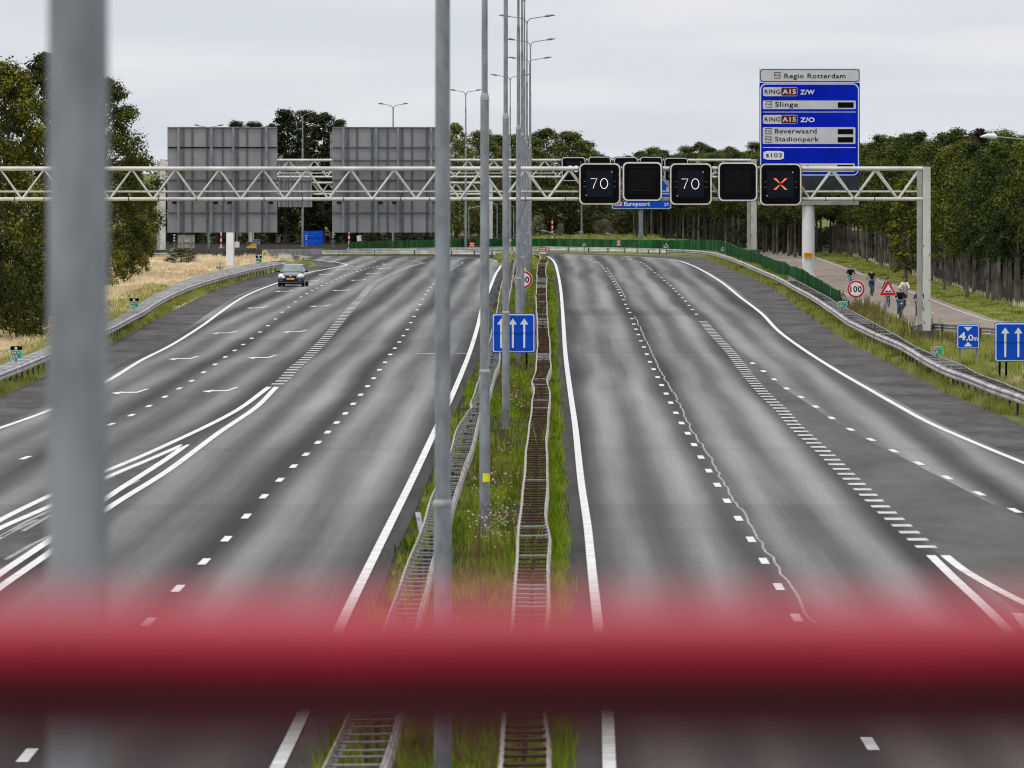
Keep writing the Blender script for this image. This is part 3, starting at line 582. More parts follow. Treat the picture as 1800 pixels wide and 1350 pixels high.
# ------------------------------------------------------------------ green fence
fp = [(1476, 511, 1.05), (1461.5, 504, 1.05), (1445, 494, 1.05), (1426, 484, 1.05), (1411, 473.5, 1.05), (1400, 469, 1.05), (1388, 468, 1.05), (1380, 461, 1.05), (1364, 458, 1.05), (1333, 444.5, 1.05), (1298, 435.5, 1.05), (1276, 425, 1.05), (1262, 422.3, 1.0), (1240, 421.8, .98), (1200, 421.7, .92), (1124, 421.5, .9), (1060, 421, .88), (1000, 420, .86), (940, 419.5, .85), (884, 419.3, .85), (820, 420, .85), (764, 421, .84), (690, 423, .82), (613, 425.6, .78)]
fw = []
for i, (x, y, h) in enumerate(fp): p = gp(x, y, h); fw.append(Vector((p.x, p.y, h)))
root = thing('slat_fence', 'dark green slatted fence following the bend behind the guard rail', 'fence', (fw[0].x, fw[0].y, 0))
seg = []
for a, b in zip(fw, fw[1:]):
    n_ = max(1, round((b - a).length / 14)); seg += [(a.lerp(b, k / n_), a.lerp(b, (k + 1) / n_)) for k in range(n_)]
rr_ = random.Random(3)
for a, b in seg:
    a = a.copy(); b = b.copy(); t = (b - a); ln = t.length; t.z = 0; t.normalize(); nn = Vector((t.y, -t.x, 0)); mb = MB()
    hz = rr_.uniform(-.025, .025); ns = max(3, int(ln / .22)); sk = rr_.uniform(-.04, .04)
    for k in range(ns):
        p = a.lerp(b, k / ns); q = a.lerp(b, (k + .9) / ns); o_ = nn * (.02 * math.sin(k * 1.7) + sk)
        c = [p + o_ - nn * .03, q + o_ - nn * .03, q + o_ + nn * .03, p + o_ + nn * .03]
        mb.add([(v.x, v.y, .05) for v in c] + [(v.x, v.y, v.z + hz) for v in c], [(0, 3, 2, 1), (4, 5, 6, 7), (0, 1, 5, 4), (1, 2, 6, 5), (2, 3, 7, 6), (3, 0, 4, 7)])
    put('slat_panel', mb, M['fence'], root, smooth=False)
    put('post', MB().box(a.x - .05, a.x + .05, a.y - .05, a.y + .05, 0, a.z + .03), M['fencepost' if rr_.random() < .12 else 'fence'], root, smooth=False)

# ------------------------------------------------------------------ lamp posts
def lamppost(X, Y, H, arm, label, sticker=None, double=True, top=1.0, name='lamp_post', steps=None, mk='galv', bx=0):
    root = thing(name, label, 'lamp post', (X, Y, 0), 'street lamps of the motorway'); k = top
    st = steps or [(.110, 3.42), (.0915, 9.1), (.062, 12.9), (.045, 16.0)]
    prof = [(st[0][0] + .05, 0), (st[0][0] + .05, .03), (st[0][0], .04)]
    for i, (r, z) in enumerate(st):
        if z >= H - .4: z = H - .45
        prof += [(r * .985 if i else r, z - .02)]
        if i + 1 < len(st) and st[i + 1][1] > z: prof += [(st[i + 1][0] * 1.04, z + .10 if i else z + .03)]
        if z >= H - .46: break
    prof.append((prof[-1][0], H - .45)); prof.append((.03, H - .43))
    put('pole', MB().lathe((X, Y, 0), prof, 20), M[mk], root)
    put('collar', MB().lathe((X, Y, st[0][1]), [(st[0][0] + .004, -.05), (st[0][0] + .007, -.03), (st[0][0] + .007, .0), (st[1][0] + .004, .03)], 20), M['palerung'], root)
    put('collar', MB().lathe((X, Y, st[1][1]), [(st[1][0] + .003, -.05), (st[1][0] + .005, .0), (st[2][0] + .004, .10)], 20), M['palerung'], root)
    for sx in ((-1, 1) if double else (-1,)):
        p = [Vector((X, Y, H - .5)), Vector((X + sx * .06, Y, H - .28)), Vector((X + sx * .22, Y, H - .14)), Vector((X + sx * arm * .38, Y, H - .07)), Vector((X + sx * arm * .68, Y, H + .02))]
        a = put('lamp_arm', MB().tube(p, [.035, .034, .03, .028, .026], 8), M[mk], root)
        x0 = X + sx * arm * .62; x1 = X + sx * arm; hb = MB()
        hb.tube([Vector((x0, Y, H + .0)), Vector((x0 + (x1 - x0) * .3, Y, H + .04)), Vector((x0 + (x1 - x0) * .65, Y, H + .07)), Vector((x1, Y, H + .085))], [.035, .075, .06, .02], 8)
        put('lamp_head', hb, M['galvdark'], root)
    if sticker:
        r = st[0][0] + .004; mb = MB(); n_ = 8; z0 = sticker
        for j in range(n_):
            a0 = R(-90 - 45 + 90 * j / n_ + 25); a1 = R(-90 - 45 + 90 * (j + 1) / n_ + 25)
            mb.add([(X + r * math.cos(a0), Y + r * math.sin(a0), z0 - .09), (X + r * math.cos(a1), Y + r * math.sin(a1), z0 - .09), (X + r * math.cos(a1), Y + r * math.sin(a1), z0 + .09), (X + r * math.cos(a0), Y + r * math.sin(a0), z0 + .09)], [(0, 1, 2, 3)])
        put('number_plate', mb, M['sticker'], root)
    return root
lamppost(-1.53, 33, 17.2, 1.8, 'out of focus grey lamp post standing closest to the red railing', steps=[(.115, 3.42), (.098, 9.1), (.062, 12.9), (.045, 16.0)])
lamppost(-1.325, 123, 17.2, 1.8, 'thick grey lamp post rising from the median behind the red railing', steps=[(.108, 3.65), (.090, 10.2), (.062, 12.9), (.045, 16.0)])
lamppost(-1.42, 213, 17.2, 1.8, 'lamp post with a yellow plate low on its pole in tall median grass', 1.2)
lamppost(-1.375, 298, 17.2, 1.8, 'bluish lamp post rising in front of the median three arrow sign')
lamppost(-1.31, 388, 17.1, 1.8, 'lamp post with its foot just behind the median three arrow sign')
lamppost(-1.44, 475, 17.1, 1.8, 'lamp post covering part of the median speed sign')
lamppost(-1.57, 562, 17.1, 1.75, 'lamp post with a small yellow plate above the median speed sign', 1.95)
lamppost(-1.65, 648, 17.1, 1.8, 'double armed lamp post with the highest lamps in view above the median')
lamppost(-1.62, 737, 16.7, 1.8, 'double armed median lamp post with the second highest pair of lamps')
lamppost(-1.88, 825, 16.3, 1.8, 'double armed median lamp post with the third highest pair of lamps', 1.0)
lamppost(-3.87, 926, 15.8, 1.8, 'double armed lamp post with lamps left of the median pole cluster', .9)
T5 = at(818.7, 159, 935); lamppost(T5.x, 935, T5.z, 1.5, 'double armed lamp post in front of the green fence beside the thick pole')
T6 = at(691, 183, 948); lamppost(T6.x, 948, T6.z, 1.42, 'double armed lamp post standing above the right grey sign back', .6)
T7 = at(532, 199, 965); lamppost(T7.x, 965, T7.z, 1.1, 'single lamp post in front of the tall trees between both sign backs')
T8 = at(367, 221, 980); lamppost(T8.x, 980, T8.z, 1.45, 'lamp post whose two lamps just clear the left grey sign back', .4)
# single armed lamp whose head reaches in from beyond the frame, over the service road
hp = at(1738, 241, 515)
X0 = hp.x + 3.3; r0 = thing('lamp_post', 'single lamp post with a white head reaching over the service road', 'lamp post', (X0, 515, 0), 'street lamps of the motorway')
put('pole', MB().lathe((X0, 515, 0), [(.14, 0), (.11, 1.5), (.075, 8.3), (.06, 8.6)], 16), M['galv'], r0)
put('lamp_arm', MB().tube([Vector((X0, 515, 8.5)), Vector((X0 - .3, 515, 8.72)), Vector((hp.x + 1.6, 515, hp.z - .1)), Vector((hp.x + .3, 515, hp.z + .02))], [.05, .045, .04, .035], 8), M['galv'], r0)
put('lamp_head', MB().tube([Vector((hp.x + .42, 515, hp.z)), Vector((hp.x + .3, 515, hp.z + .03)), Vector((hp.x - .05, 515, hp.z + .06)), Vector((hp.x - .42, 515, hp.z + .02))], [.06, .15, .13, .03], 12), M['white'], r0)
# small lamps along the lower road beyond the fence
def small_lamp(xp, yt, Y, xarm, label):
    t = at(xp, yt, Y); e = at(xarm, yt - 6, Y); root = thing('road_lamp', label, 'lamp post', (t.x, Y, 0), 'small lamps beyond the green fence')
    put('pole', MB().tube([Vector((t.x, Y, 0)), Vector((t.x, Y, t.z))], [.07, .05], 8), M['galv'], root)
    put('lamp_arm', MB().tube([Vector((t.x, Y, t.z)), Vector((t.x + (e.x - t.x) * .15, Y, t.z + .12)), Vector((e.x, Y, e.z))], .05, 8), M['galv'], root)
    d = 1 if e.x > t.x else -1
    put('lamp_head', MB().tube([Vector((e.x - d * .35, Y, e.z - .06)), Vector((e.x, Y, e.z)), Vector((e.x + d * .25, Y, e.z + .02))], [.06, .09, .03], 8), M['galv'], root)
small_lamp(824, 368, 1050, 848, 'small lamp post with an arm pointing right, seen past the thick pole')
small_lamp(874, 361, 1060, 852, 'small lamp post with its arm pointing left beside the white gantry leg')
small_lamp(903, 364, 1055, 885, 'small lamp post hidden among the median poles')
small_lamp(933.5, 410, 1030, 921, 'short white street lamp peeking over the fence beside the median poles')
small_lamp(975, 412, 1030, 955, 'short street lamp right beside the red and white pole')
small_lamp(1080, 417, 1040, 1068, 'short street lamp on the meadow left of the blue sign post')
for xp, yt, Y, lab, wht in ((1022.5, 352, 1075, 'slim grey mast on the meadow below the leftmost speed display', 'galv'), (1314.3, 352, 985, 'slim white mast next to the far gantry leg', 'white')):
    t = at(xp, yt, Y); rt = thing('mast', lab, 'mast', (t.x, Y, 0))
    put('pole', MB().lathe((t.x, Y, 0), [(.17, 0), (.17, .7), (.10, .75), (.08, t.z)], 10), M[wht], rt)
    put('cap', MB().lathe((t.x, Y, t.z), [(.10, 0), (.10, .05), (.03, .1)], 10), M['galvdark'], rt)

# ------------------------------------------------------------------ gantries and their displays
def gantry(label, Y, xl, xr, zt, zb, per, rc, rd, depth, zrear, postw, leftpost=True):
    """lattice gantry; xl, xr = span in metres"""
    root = thing('gantry', label, 'gantry', (xr, Y, 0), 'lattice gantries over the motorway')
    put('top_chord', MB().tube([(xl, Y, zt), (xr, Y, zt)], rc, 12), M['cream'], root)
    bc = put('bottom_chord', MB().tube([(xl, Y, zb), (xr, Y, zb)], rc * .85, 12), M['cream'], root)
    put('rear_chord', MB().tube([(xl, Y + depth, zrear), (xr, Y + depth, zrear)], rc * .48, 10), M['cream'], root)
    put('rear_chord', MB().tube([(xl, Y + depth, zt - .02), (xr, Y + depth, zt - .02)], rc * .8, 10), M['cream'], root)
    n_ = int((xr - xl) / per); k = 0
    for i in range(n_):
        x = xr - .12 - i * per
        for a, b in (((x, zt - rc * .5), (x - per * .48, zb + rc * .4)), ((x - per * .52, zb + rc * .4), (x - per + .03, zt - rc * .5))):
            if k < 96: put('diagonal', MB().tube([(a[0], Y, a[1]), (b[0], Y, b[1])], rd, 8), M['cream'], root); k += 1
    mb = MB()
    for i in range(n_):
        x = xr - .16 - i * per; mb.tube([(x, Y + depth, zt - .05), (x - per * .48, Y + .03, zb + rc * .5)], rd * .7, 6); mb.tube([(x - per * .52, Y + .03, zb + rc * .5), (x - per, Y + depth, zt - .05)], rd * .7, 6)
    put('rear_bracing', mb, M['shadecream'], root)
    r_ = random.Random(int(Y)); x = xl + 1; k = 0
    while x < xr - .5 and k < 90:
        put('joint', MB().tube([(x - .022, Y, zb), (x + .022, Y, zb)], rc * .93, 10), M['rustspot'], bc); x += r_.uniform(.9, 1.9); k += 1
    for sx, on in ((xr, True), (xl, leftpost)):
        if not on: continue
        p = put('leg', MB().box(sx, sx + postw, Y - .18, Y + .2, 0, zt + .09), M['cream'], root, smooth=False)
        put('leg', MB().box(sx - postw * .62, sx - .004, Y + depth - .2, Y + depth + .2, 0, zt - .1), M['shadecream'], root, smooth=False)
        put('footing', MB().box(sx - .42, sx + postw + .32, Y - .42, Y + depth + .5, -.05, .5), M['concdark'], root, smooth=False)
        sp = MB()
        for _ in range(9):
            z = r_.uniform(.4, zt - 2); x = sx + r_.choice((.03, .06, postw - .05)); h = r_.uniform(.05, .3); sp.box(x - .02, x + .02, Y - .184, Y - .18, z, z + h * .6)
        put('rust_stain', sp, M['rustspot'], p, smooth=False)
    return root
def zz(y, Y): return HC - (y - PY) * Y / F
G1 = 445.0; s1 = F / G1
gantry('white lattice gantry spanning both carriageways with the lit speed displays', G1, -27.0, (1622 - PX) / s1, zz(296.5, G1), zz(350, G1), 77 / s1, .094, .045, 1.2, zz(337, G1), 13.5 / s1)
G2 = 870.0; s2 = F / G2
gantry('middle white lattice gantry behind the nearest one', G2, (281 - PX) / s2, (1320 - PX) / s2, zz(281.5, G2), zz(311, G2), 45 / s2, .11, .055, 1.2, zz(304.5, G2), 10 / s2)
G3 = 958.0; s3 = F / G3
gantry('farthest and lowest white lattice gantry behind the other two', G3, (440 - PX) / s3, (860 - PX) / s3, zz(321.5, G3), zz(341.5, G3), 28 / s3, .11, .055, 1.2, zz(337, G3), 6 / s3)

def display(Y, x0, x1, y0, y1, label, kind, body=None, rim='signwhite'):
    s_ = F / Y; q = at((x0 + x1) / 2, y1, Y); pl = Plane(Y - .32)
    f = (Y - .32) / Y
    cx, cy = PX, PY
    pl.c = lambda x, y: (cx + (x - cx) / f, cy + (y - cy) / f)
    root = thing('lane_display', label, 'traffic display', (q.x, Y - .32, q.z), 'matrix displays on the gantries')
    r = .23 * (x1 - x0) / s_ / 1.8
    pl.rect('housing', x0 - 1, x1 + 1, y0 - 1, y1 + 1, M['black'], root, -1, r + .02, back=.24)
    pl.rect('border', x0, x1, y0, y1, M[rim], root, 0, r)
    t = 2.6 * s_ / 40
    pl.rect('face', x0 + t, x1 - t, y0 + t, y1 - t, M['black'], root, 1, r * .82)
    W_ = x1 - x0
    if kind in ('A', 'X', 'O', '70'):
        a = x0 + W_ * .172; b = x0 + W_ * .815; c = y0 + W_ * .17; d = y0 + W_ * .82
        sc = pl.rect('screen', a, b, c, d, M['screen'], root, 2)
        cxm, cym = (a + b) / 2, (c + d) / 2
        for k in (-1, 1):
            for h in (.44, .57): pl.rect('hinge', (a - W_ * .07 if k < 0 else b + W_ * .02), (a - W_ * .01 if k < 0 else b + W_ * .08), y0 + W_ * h - .5, y0 + W_ * h + .6, M['rib'], root, 2)
        pl.rect('flash_lamp', b - W_ * .035, b - W_ * .01, c + W_ * .03, c + W_ * .055, M['boardgrey'], root, 3)
        pl.rect('flash_lamp', a - W_ * .01, a + W_ * .015, d - W_ * .055, d - W_ * .03, M['boardgrey'], root, 3)
        if kind in ('70', 'O'):
            def stroke(pts, wd): 
                mb = MB(); P = [Vector((*pl.p(*p), 0)) for p in pts]
                mb.tube([Vector((p.x, pl.Y - .04, p.y)) for p in P], wd, 6); return put('digit', mb, M['ledwhite'], root)
            wd = .012 if Y < 600 else .024
            dx = W_ * .135; hh = W_ * .118
            stroke([(cxm - dx - W_ * .075, cym - hh), (cxm - dx + W_ * .072, cym - hh), (cxm - dx + W_ * .01, cym + hh * .2), (cxm - dx - W_ * .02, cym + hh)], wd)
            stroke([(cxm + W_ * .112 + W_ * .088 * math.cos(2 * math.pi * k / 20), cym + hh * 1.04 * math.sin(2 * math.pi * k / 20)) for k in range(21)], wd)
        if kind == 'X':
            h = W_ * .135
            for k in (-1, 1):
                for e in (-1, 1):
                    t_ = W_ * .034
                    pl.poly('cross_arm', [(cxm + k * .018 * W_ - t_ * .4, cym + e * .02 * W_), (cxm + k * .018 * W_ + t_ * .4, cym + e * .02 * W_), (cxm + k * h + t_, cym + e * h), (cxm + k * h - t_, cym + e * h)], M['ledred'], root, 4)
    else:
        a = x0 + W_ * .16; b = x1 - W_ * .16; c = y0 + W_ * .18; d = y1 - W_ * .18
        pl.rect('screen', a, b, c, d, M['ink'], root, 2)
        m_ = (a + b) / 2; k_ = .012 * W_
        for p, q_ in (((m_, c + 4), (a + 6, d - 5)), ((m_, c + 4), (b - 6, d - 5)), ((a + 6, d - 5), (b - 6, d - 5))):
            mb = MB(); u = Vector((*pl.p(*p), 0)); v = Vector((*pl.p(*q_), 0)); mb.tube([(u.x, pl.Y - .035, u.y), (v.x, pl.Y - .035, v.y)], .02, 5); put('warning_triangle', mb, M['faint'], root)
        for yy in (.42, .56, .70): pl.disc('lamp', m_, c + (d - c) * yy, W_ * .028, M['faint'], root, 4, n=12)
        pl.rect('hood', a - 3, b + 3, c - 3.2, c - 2, M['faint'], root, 3)
    mb = MB()
    for xx in (x0 + W_ * .3, x0 + W_ * .7):
        u = at(xx, (y0 + y1) / 2, Y); mb.box(u.x - .05, u.x + .05, Y - .1, Y + .02, at(xx, y1 - 4, Y).z, at(xx, y0 + 2, Y).z)
    put('bracket', mb, M['galvdark'], root)
    return root
M['warmrim'] = mat('cream_rim', (.66, .58, .50), .5)
display(G1, 1018, 1090.5, 286.7, 359.5, 'lit display reading 70 nearest to the lamp poles', '70', rim='warmrim')
display(G1, 1094.5, 1163.5, 284.8, 353, 'dark warning display between the two lit 70 displays', 'T')
display(G1, 1177.5, 1251, 286.9, 360, 'lit display reading 70 between two dark displays', '70', rim='warmrim')
display(G1, 1262.5, 1331, 285.4, 353.4, 'dark warning display left of the red cross display', 'T')
display(G1, 1335.5, 1408.5, 287.4, 361, 'display showing a red cross for a closed lane', 'X', rim='warmrim')
display(G2, 987.5, 1029, 276.3, 318, 'far display partly hidden behind the leftmost lit 70', 'O')
display(G2, 1034.5, 1073.5, 275.5, 314, 'dark far display peeking out just above the leftmost lit 70', 'T')
display(G2, 1079.5, 1121, 276.3, 318, 'far display behind the left one of the dark near displays', 'A')
display(G2, 1125, 1164, 275.8, 314, 'dark far display behind the gap beside the second lit 70', 'T')
display(G2, 1168, 1209, 277.5, 319, 'far display directly behind the second lit 70', 'A')

def signback(label, x0, x1, y0, y1, Y, posts, ribs, rows, cat='sign back', gname='direction_sign', legs=None, group='grey backs of direction signs'):
    q = at((x0 + x1) / 2, y1, Y); root = thing(gname, label, cat, (q.x, Y, 0 if legs else q.z), group)
    pl = Plane(Y); pl.rect('panel', x0, x1, y0, y1, M['panelback'], root, 0, 0, .05)
    def vbar(x, wpx, m_, d, nm, y0_=y0, y1_=y1):
        a = at(x - wpx / 2, y1_, Y); b = at(x + wpx / 2, y0_, Y); put(nm, MB().box(a.x, b.x, Y - d, Y - .002, a.z, b.z), M[m_], root, smooth=False)
    for x in ribs: vbar(x, 2.3 * (445 / Y) ** .5, 'rib', .05, 'rib', y0 + .5, y1 - .3)
    for y in rows:
        a = at(x0 + 1, y + 1.2, Y); b = at(x1 - 1, y - .7, Y); put('rib', MB().box(a.x, b.x, Y - .06, Y - .002, a.z, b.z), M['rib'], root, smooth=False)
    for x in posts: vbar(x, 4.6 * 445 / Y, 'galv', .13, 'mounting_beam')
    a = at(x0, y0 + 1, Y); b = at(x1, y0 - .6, Y); put('top_edge', MB().box(a.x, b.x, Y - .07, Y + .06, a.z, b.z), M['galvdark'], root, smooth=False)
    if legs:
        for x in legs: a = at(x, y0, Y); put('leg', MB().tube([(a.x, Y - .1, 0), (a.x, Y - .1, a.z - .05)], .05, 8), M['galv'], root)
    return root
GP = G1 + 1.45
for (x0, lab) in ((294.3, 'large grey sign back on the gantry left of the gap with tall trees'), (584, 'large grey sign back on the gantry right of the gap with tall trees')):
    o_ = x0 - 294.3
    rt = signback(lab, x0, x0 + 193, 223.7, 408.7, GP, [x0 + 19.4, x0 + 77.2, x0 + 115.7, x0 + 173.8], [x0 + 28, x0 + 43.5, x0 + 69.5, x0 + 97, x0 + 123.5, x0 + 140, x0 + 166], [258.8, 281.5 if o_ else 259.2, 316.5, 374])
    for x in (12, 85, 109, 182):
        q = at(x0 + x, 356, GP); put('cable_gland', MB().tube([(q.x - .09, GP - .03, q.z), (q.x + .09, GP - .03, q.z)], .045, 8), M['black'], rt)
signback('small grey sign back on the farthest gantry between the two large ones', 488.5, 548.5, 285, 364, G3 - .4, [500, 522, 541], [494, 507, 514, 530], [300, 318, 336, 350])
signback('grey sign back strip peeking out left of the right large sign back', 580, 640, 233, 300, G2 + .8, [600, 625], [590, 612], [248, 262, 276])
signback('small grey sign back with amber plates on two legs at the dry field', 312.5, 342, 413.5, 435.5, 850, [], [], [427.3], legs=(320.5, 335.5))
signback('tiny grey sign back above the yellow bin', 445, 457.5, 421, 429.5, 940, [], [451], [], legs=(451,))
sb_ = [o for o in bpy.data.objects if o.get('label', '').startswith('small grey sign back with amber')][0]
for xx, yy in ((327.5, 422.5), (327.5, 430.7)): Plane(849.7).rect('amber_plate', xx - 1.8, xx + 1.8, yy - .6, yy + .6, M['orange'], sb_, 1)
# ------------------------------------------------------------------ park and ride board
YB = 705.0
cv = lambda x, y: (1300 + x / 4.823, 100 + y / 4.823)
pl = Plane(YB, cv)
bs = at(1421, 487, YB)
root = thing('direction_board', 'tall blue park and ride board with white header above the treetops', 'road sign', (bs.x, YB, 0))
hd = pl.rect('header_panel', 168, 1022, 100, 214, M['boardgrey'], root, 0, back=.3)
pl.rect('header_border', 173, 1016, 105, 211, M['ink'], hd, 1, .22); pl.rect('header_face', 179, 1010, 111, 205, M['boardgrey'], hd, 2, .18)
bp = pl.rect('main_panel', 169, 1019, 218, 1010, M['blue2'], root, 0, back=.3)
pl.rect('frame_edge', 1013, 1020, 218, 1010, M['signwhite'], bp, -1); 
pl.rect('border', 174, 1012, 225, 1005, M['signwhite'], bp, 1, .42); pl.rect('border_field', 183, 1003, 234, 996, M['blue2'], bp, 2, .36)
pl.rect('lower_panel', 169, 1015, 1011, 1128, M['slate'], root, 0, back=.3)
def pr(x, y0, par, ly=3):
    pl.rect('rule', x, x + 59, y0, y0 + 5, M['ink'], par, ly); pl.rect('rule', x, x + 59, y0 + 46, y0 + 51, M['ink'], par, ly)
    pl.text('P+R', x, x + 58, y0 + 14, y0 + 38, M['ink'], par, ly, .0)
pr(292, 131, hd); pl.text('Regio Rotterdam', 380, 898, 141, 194, M['ink'], hd, 3, .010)
for y, t, dy in ((257, 'Z/W', 0), (492, 'Z/O', 235)):
    tg = pl.rect('route_plate', 199, 491, y, y + 76, M['boardgrey'], bp, 3, .12)
    pl.text('RING', 212, 346, y + 19, y + 56, M['ink'], tg, 4, .010)
    pl.rect('route_tag', 354, 488, y + 4, y + 71, M['maroon'], tg, 4, .08); pl.text('A15', 364, 477, y + 18, y + 58, M['signwhite'], tg, 5, .02)
    pl.text(t, 514, 636, y + 21, y + 62, M['signwhite'], bp, 3, .03)
for y in (465, 766): pl.rect('divider', 200, 983, y, y + 5, M['signwhite'], bp, 3)
w1 = pl.rect('destination_strip', 198, 985, 370, 443, M['boardgrey'], bp, 3, .08)
pr(220, 377, w1, 4); pl.text('Slinge', 302, 495, 381, 437, M['ink'], w1, 4, .010); pl.rect('count_window', 833, 967, 385, 431, M['black'], w1, 4)
w2 = pl.rect('destination_strip', 197, 982, 596, 738, M['boardgrey'], bp, 3, .08)
pr(217, 603, w2, 4); pr(217, 675, w2, 4)
pl.text('Beverwaard', 298, 653, 609, 649, M['ink'], w2, 4, .010); pl.text('Stadionpark', 300, 672, 677, 728, M['ink'], w2, 4, .010)
pl.rect('count_window', 832, 963, 612, 655, M['black'], w2, 4); pl.rect('count_window', 832, 963, 680, 725, M['black'], w2, 4)
hx = lambda g_: [(198 + g_, 805 + g_ * .4), (235, 793 + g_), (343, 793 + g_), (380 - g_, 805 + g_ * .4), (380 - g_, 862 - g_ * .4), (343, 876 - g_), (235, 876 - g_), (198 + g_, 862 - g_ * .4)]
hp_ = pl.poly('route_shield', hx(0), M['ink'], bp, 3); pl.poly('shield_face', hx(4), M['signwhite'], hp_, 4)
pl.text('s', 223, 249, 822, 851, M['ink'], hp_, 5, .012); pl.text('103', 266, 358, 815, 852, M['ink'], hp_, 5, .004)
w3 = pl.rect('destination_strip', 197, 977, 903, 974, M['boardgrey'], bp, 3, .08); pl.rect('count_window', 828, 963, 915, 960, M['black'], w3, 4); pr(217, 910, w3, 4)
pl.rect('rule', 565, 590, 922, 928, M['ink'], w3, 4)
a, b = at(1332, 352, YB), at(1511.7, 360, YB)
put('platform', MB().box(a.x, b.x, YB - .5, YB + .6, b.z, a.z), M['concrete'], root, smooth=False)
put('railing_stub', MB().box(b.x - .08, b.x, YB - .5, YB - .42, b.z, at(0, 328, YB).z), M['galv'], root)
pc = MB().lathe((bs.x, YB + .05, 0), [(.62, 0), (.62, .05), (.43, .06), (.43, b.z)], 28); col_ = put('column', pc, M['white'], root)
plq = at(1421, 448, YB); P2 = Plane(YB - .45); f_ = (YB - .45) / YB
P2.c = lambda x, y: (PX + (x - PX) / f_, PY + (y - PY) / f_)
pq = P2.rect('number_plate', 1413, 1429, 443.8, 452.6, M['orange'], root, 0, back=.08)
for y in (446.3, 449.2): P2.rect('marking', 1414.5, 1427, y, y + .9, M['maroon'], pq, 1)

# ------------------------------------------------------------------ blue direction sign beyond the fence
YE = 1000.0; pe = Plane(YE); b_ = at(1126.5, 419, YE)
root = thing('direction_sign', 'blue direction sign on a post beyond the green fence', 'road sign', (b_.x, YE, 0))
up = pe.rect('upper_panel', 1075, 1180.5, 313, 338.5, M['blue'], root, 0, .12, back=.1); lo_ = pe.rect('lower_panel', 1074.5, 1180.8, 339, 368, M['blue'], root, 0, .25, back=.1)
for p_, y0, y1 in ((up, 314, 337.6), (lo_, 340, 367)):
    pe.rect('border', 1075.6, 1179.7, y0, y1, M['signwhite'], p_, 1, .22); pe.rect('border_field', 1076.9, 1178.4, y0 + 1.2, y1 - 1.2, M['blue'], p_, 2, .18)
tg = pe.rect('route_tag', 1079.5, 1094, 353.5, 362.5, M['red'], lo_, 3, .08); pe.rect('tag_edge', 1080, 1093.5, 361, 361.8, M['signwhite'], tg, 4); pe.text('A15', 1081, 1092.8, 355, 360.6, M['signwhite'], tg, 4, .03)
pe.text('Europoort', 1097, 1142.5, 354.6, 364.3, M['signwhite'], lo_, 3, .035); pe.text('27', 1167.5, 1176, 356.5, 362, M['signwhite'], lo_, 3, .03)
pe.text('8', 1171.5, 1175.5, 329, 335, M['signwhite'], up, 3, .02); pe.rect('route_tag', 1079.5, 1094, 319, 328, M['red'], up, 3, .08)
put('post', MB().box(b_.x - .22, b_.x + .22, YE + .1, YE + .5, 0, at(0, 345, YE).z), M['galv'], root, smooth=False)

# ------------------------------------------------------------------ lane arrow signs and other blue signs
def arrow_sign(label, x0, x1, y0, y1, Y, xs, legs, ybase, seam):
    p_ = Plane(Y); c = at((x0 + x1) / 2, ybase, Y); root = thing('lane_sign', label, 'road sign', (c.x, Y, 0), 'blue signs with three arrows'); s_ = F / Y
    bd = p_.rect('panel', x0, x1, y0, y1, M['blue'], root, 0, 3.2 / s_, back=.05); q = 1.2 * s_ / 47
    p_.rect('border', x0 + q, x1 - q, y0 + q, y1 - q, M['signwhite'], bd, 1, 3.4 / s_); p_.rect('border_field', x0 + 2.6 * q, x1 - 2.6 * q, y0 + 2.6 * q, y1 - 2.6 * q, M['blue'], bd, 2, 2.6 / s_)
    h = y1 - y0; w_ = h * .024; hw = h * .10
    for x in xs:
        p_.poly('arrow', [(x - w_, y1 - h * .12), (x - w_ * 1.15, y0 + h * .28), (x - hw, y0 + h * .28), (x - hw * .9, y0 + h * .255), (x, y0 + h * .125), (x + hw * .9, y0 + h * .255), (x + hw, y0 + h * .28), (x + w_ * 1.15, y0 + h * .28), (x + w_, y1 - h * .12)], M['signwhite'], bd, 3)
    p_.rect('panel_seam', x0 + 1, x1 - 1, seam - .35, seam + .35, M['slate'], bd, 4)
    for xt, xb in legs: a = at(xt, y0 + 8, Y); b = at(xb, ybase, Y); put('leg', MB().tube([(b.x, Y + .1, 0), (a.x, Y + .1, a.z)], .04, 8), M['black'], root)
arrow_sign('blue sign with three white arrows standing in the median grass', 865, 940.6, 551, 620, 381, (881, 901.5, 921.5), ((880, 880), (924, 926)), 650, 585)
arrow_sign('blue sign with three white arrows cut by the frame beside the right verge', 1748.3, 1832, 566.8, 636, 363, (1767, 1790, 1813), ((1758.5, 1757), (1770, 1768.5)), 672, 601.5)
Yh = 391.0; ph = Plane(Yh); c = at(1702, 645, Yh)
root = thing('height_sign', 'square blue sign reading 4,0m between two white triangles', 'road sign', (c.x, Yh, 0)); s_ = F / Yh
bd = ph.rect('panel', 1681.8, 1722, 570.3, 613, M['blue'], root, 0, .06, back=.05); ph.rect('border', 1682.8, 1721, 571.3, 612, M['signwhite'], bd, 1, .07); ph.rect('border_field', 1684.3, 1719.5, 572.8, 610.5, M['blue'], bd, 2, .05)
ph.poly('triangle', [(1694, 574.7), (1709, 574.7), (1701.5, 582.3)], M['signwhite'], bd, 3); ph.poly('triangle', [(1701.7, 601), (1694.2, 608.8), (1709.2, 608.8)], M['signwhite'], bd, 3)
ph.text('4', 1685.5, 1697.5, 584, 598, M['signwhite'], bd, 3, .035); ph.text(',', 1698.6, 1701.2, 595.5, 600.2, M['signwhite'], bd, 3, .03); ph.text('0', 1701.8, 1711, 588, 599.2, M['signwhite'], bd, 3, .02); ph.text('m', 1711.6, 1718.6, 592.8, 599, M['signwhite'], bd, 3, .02)
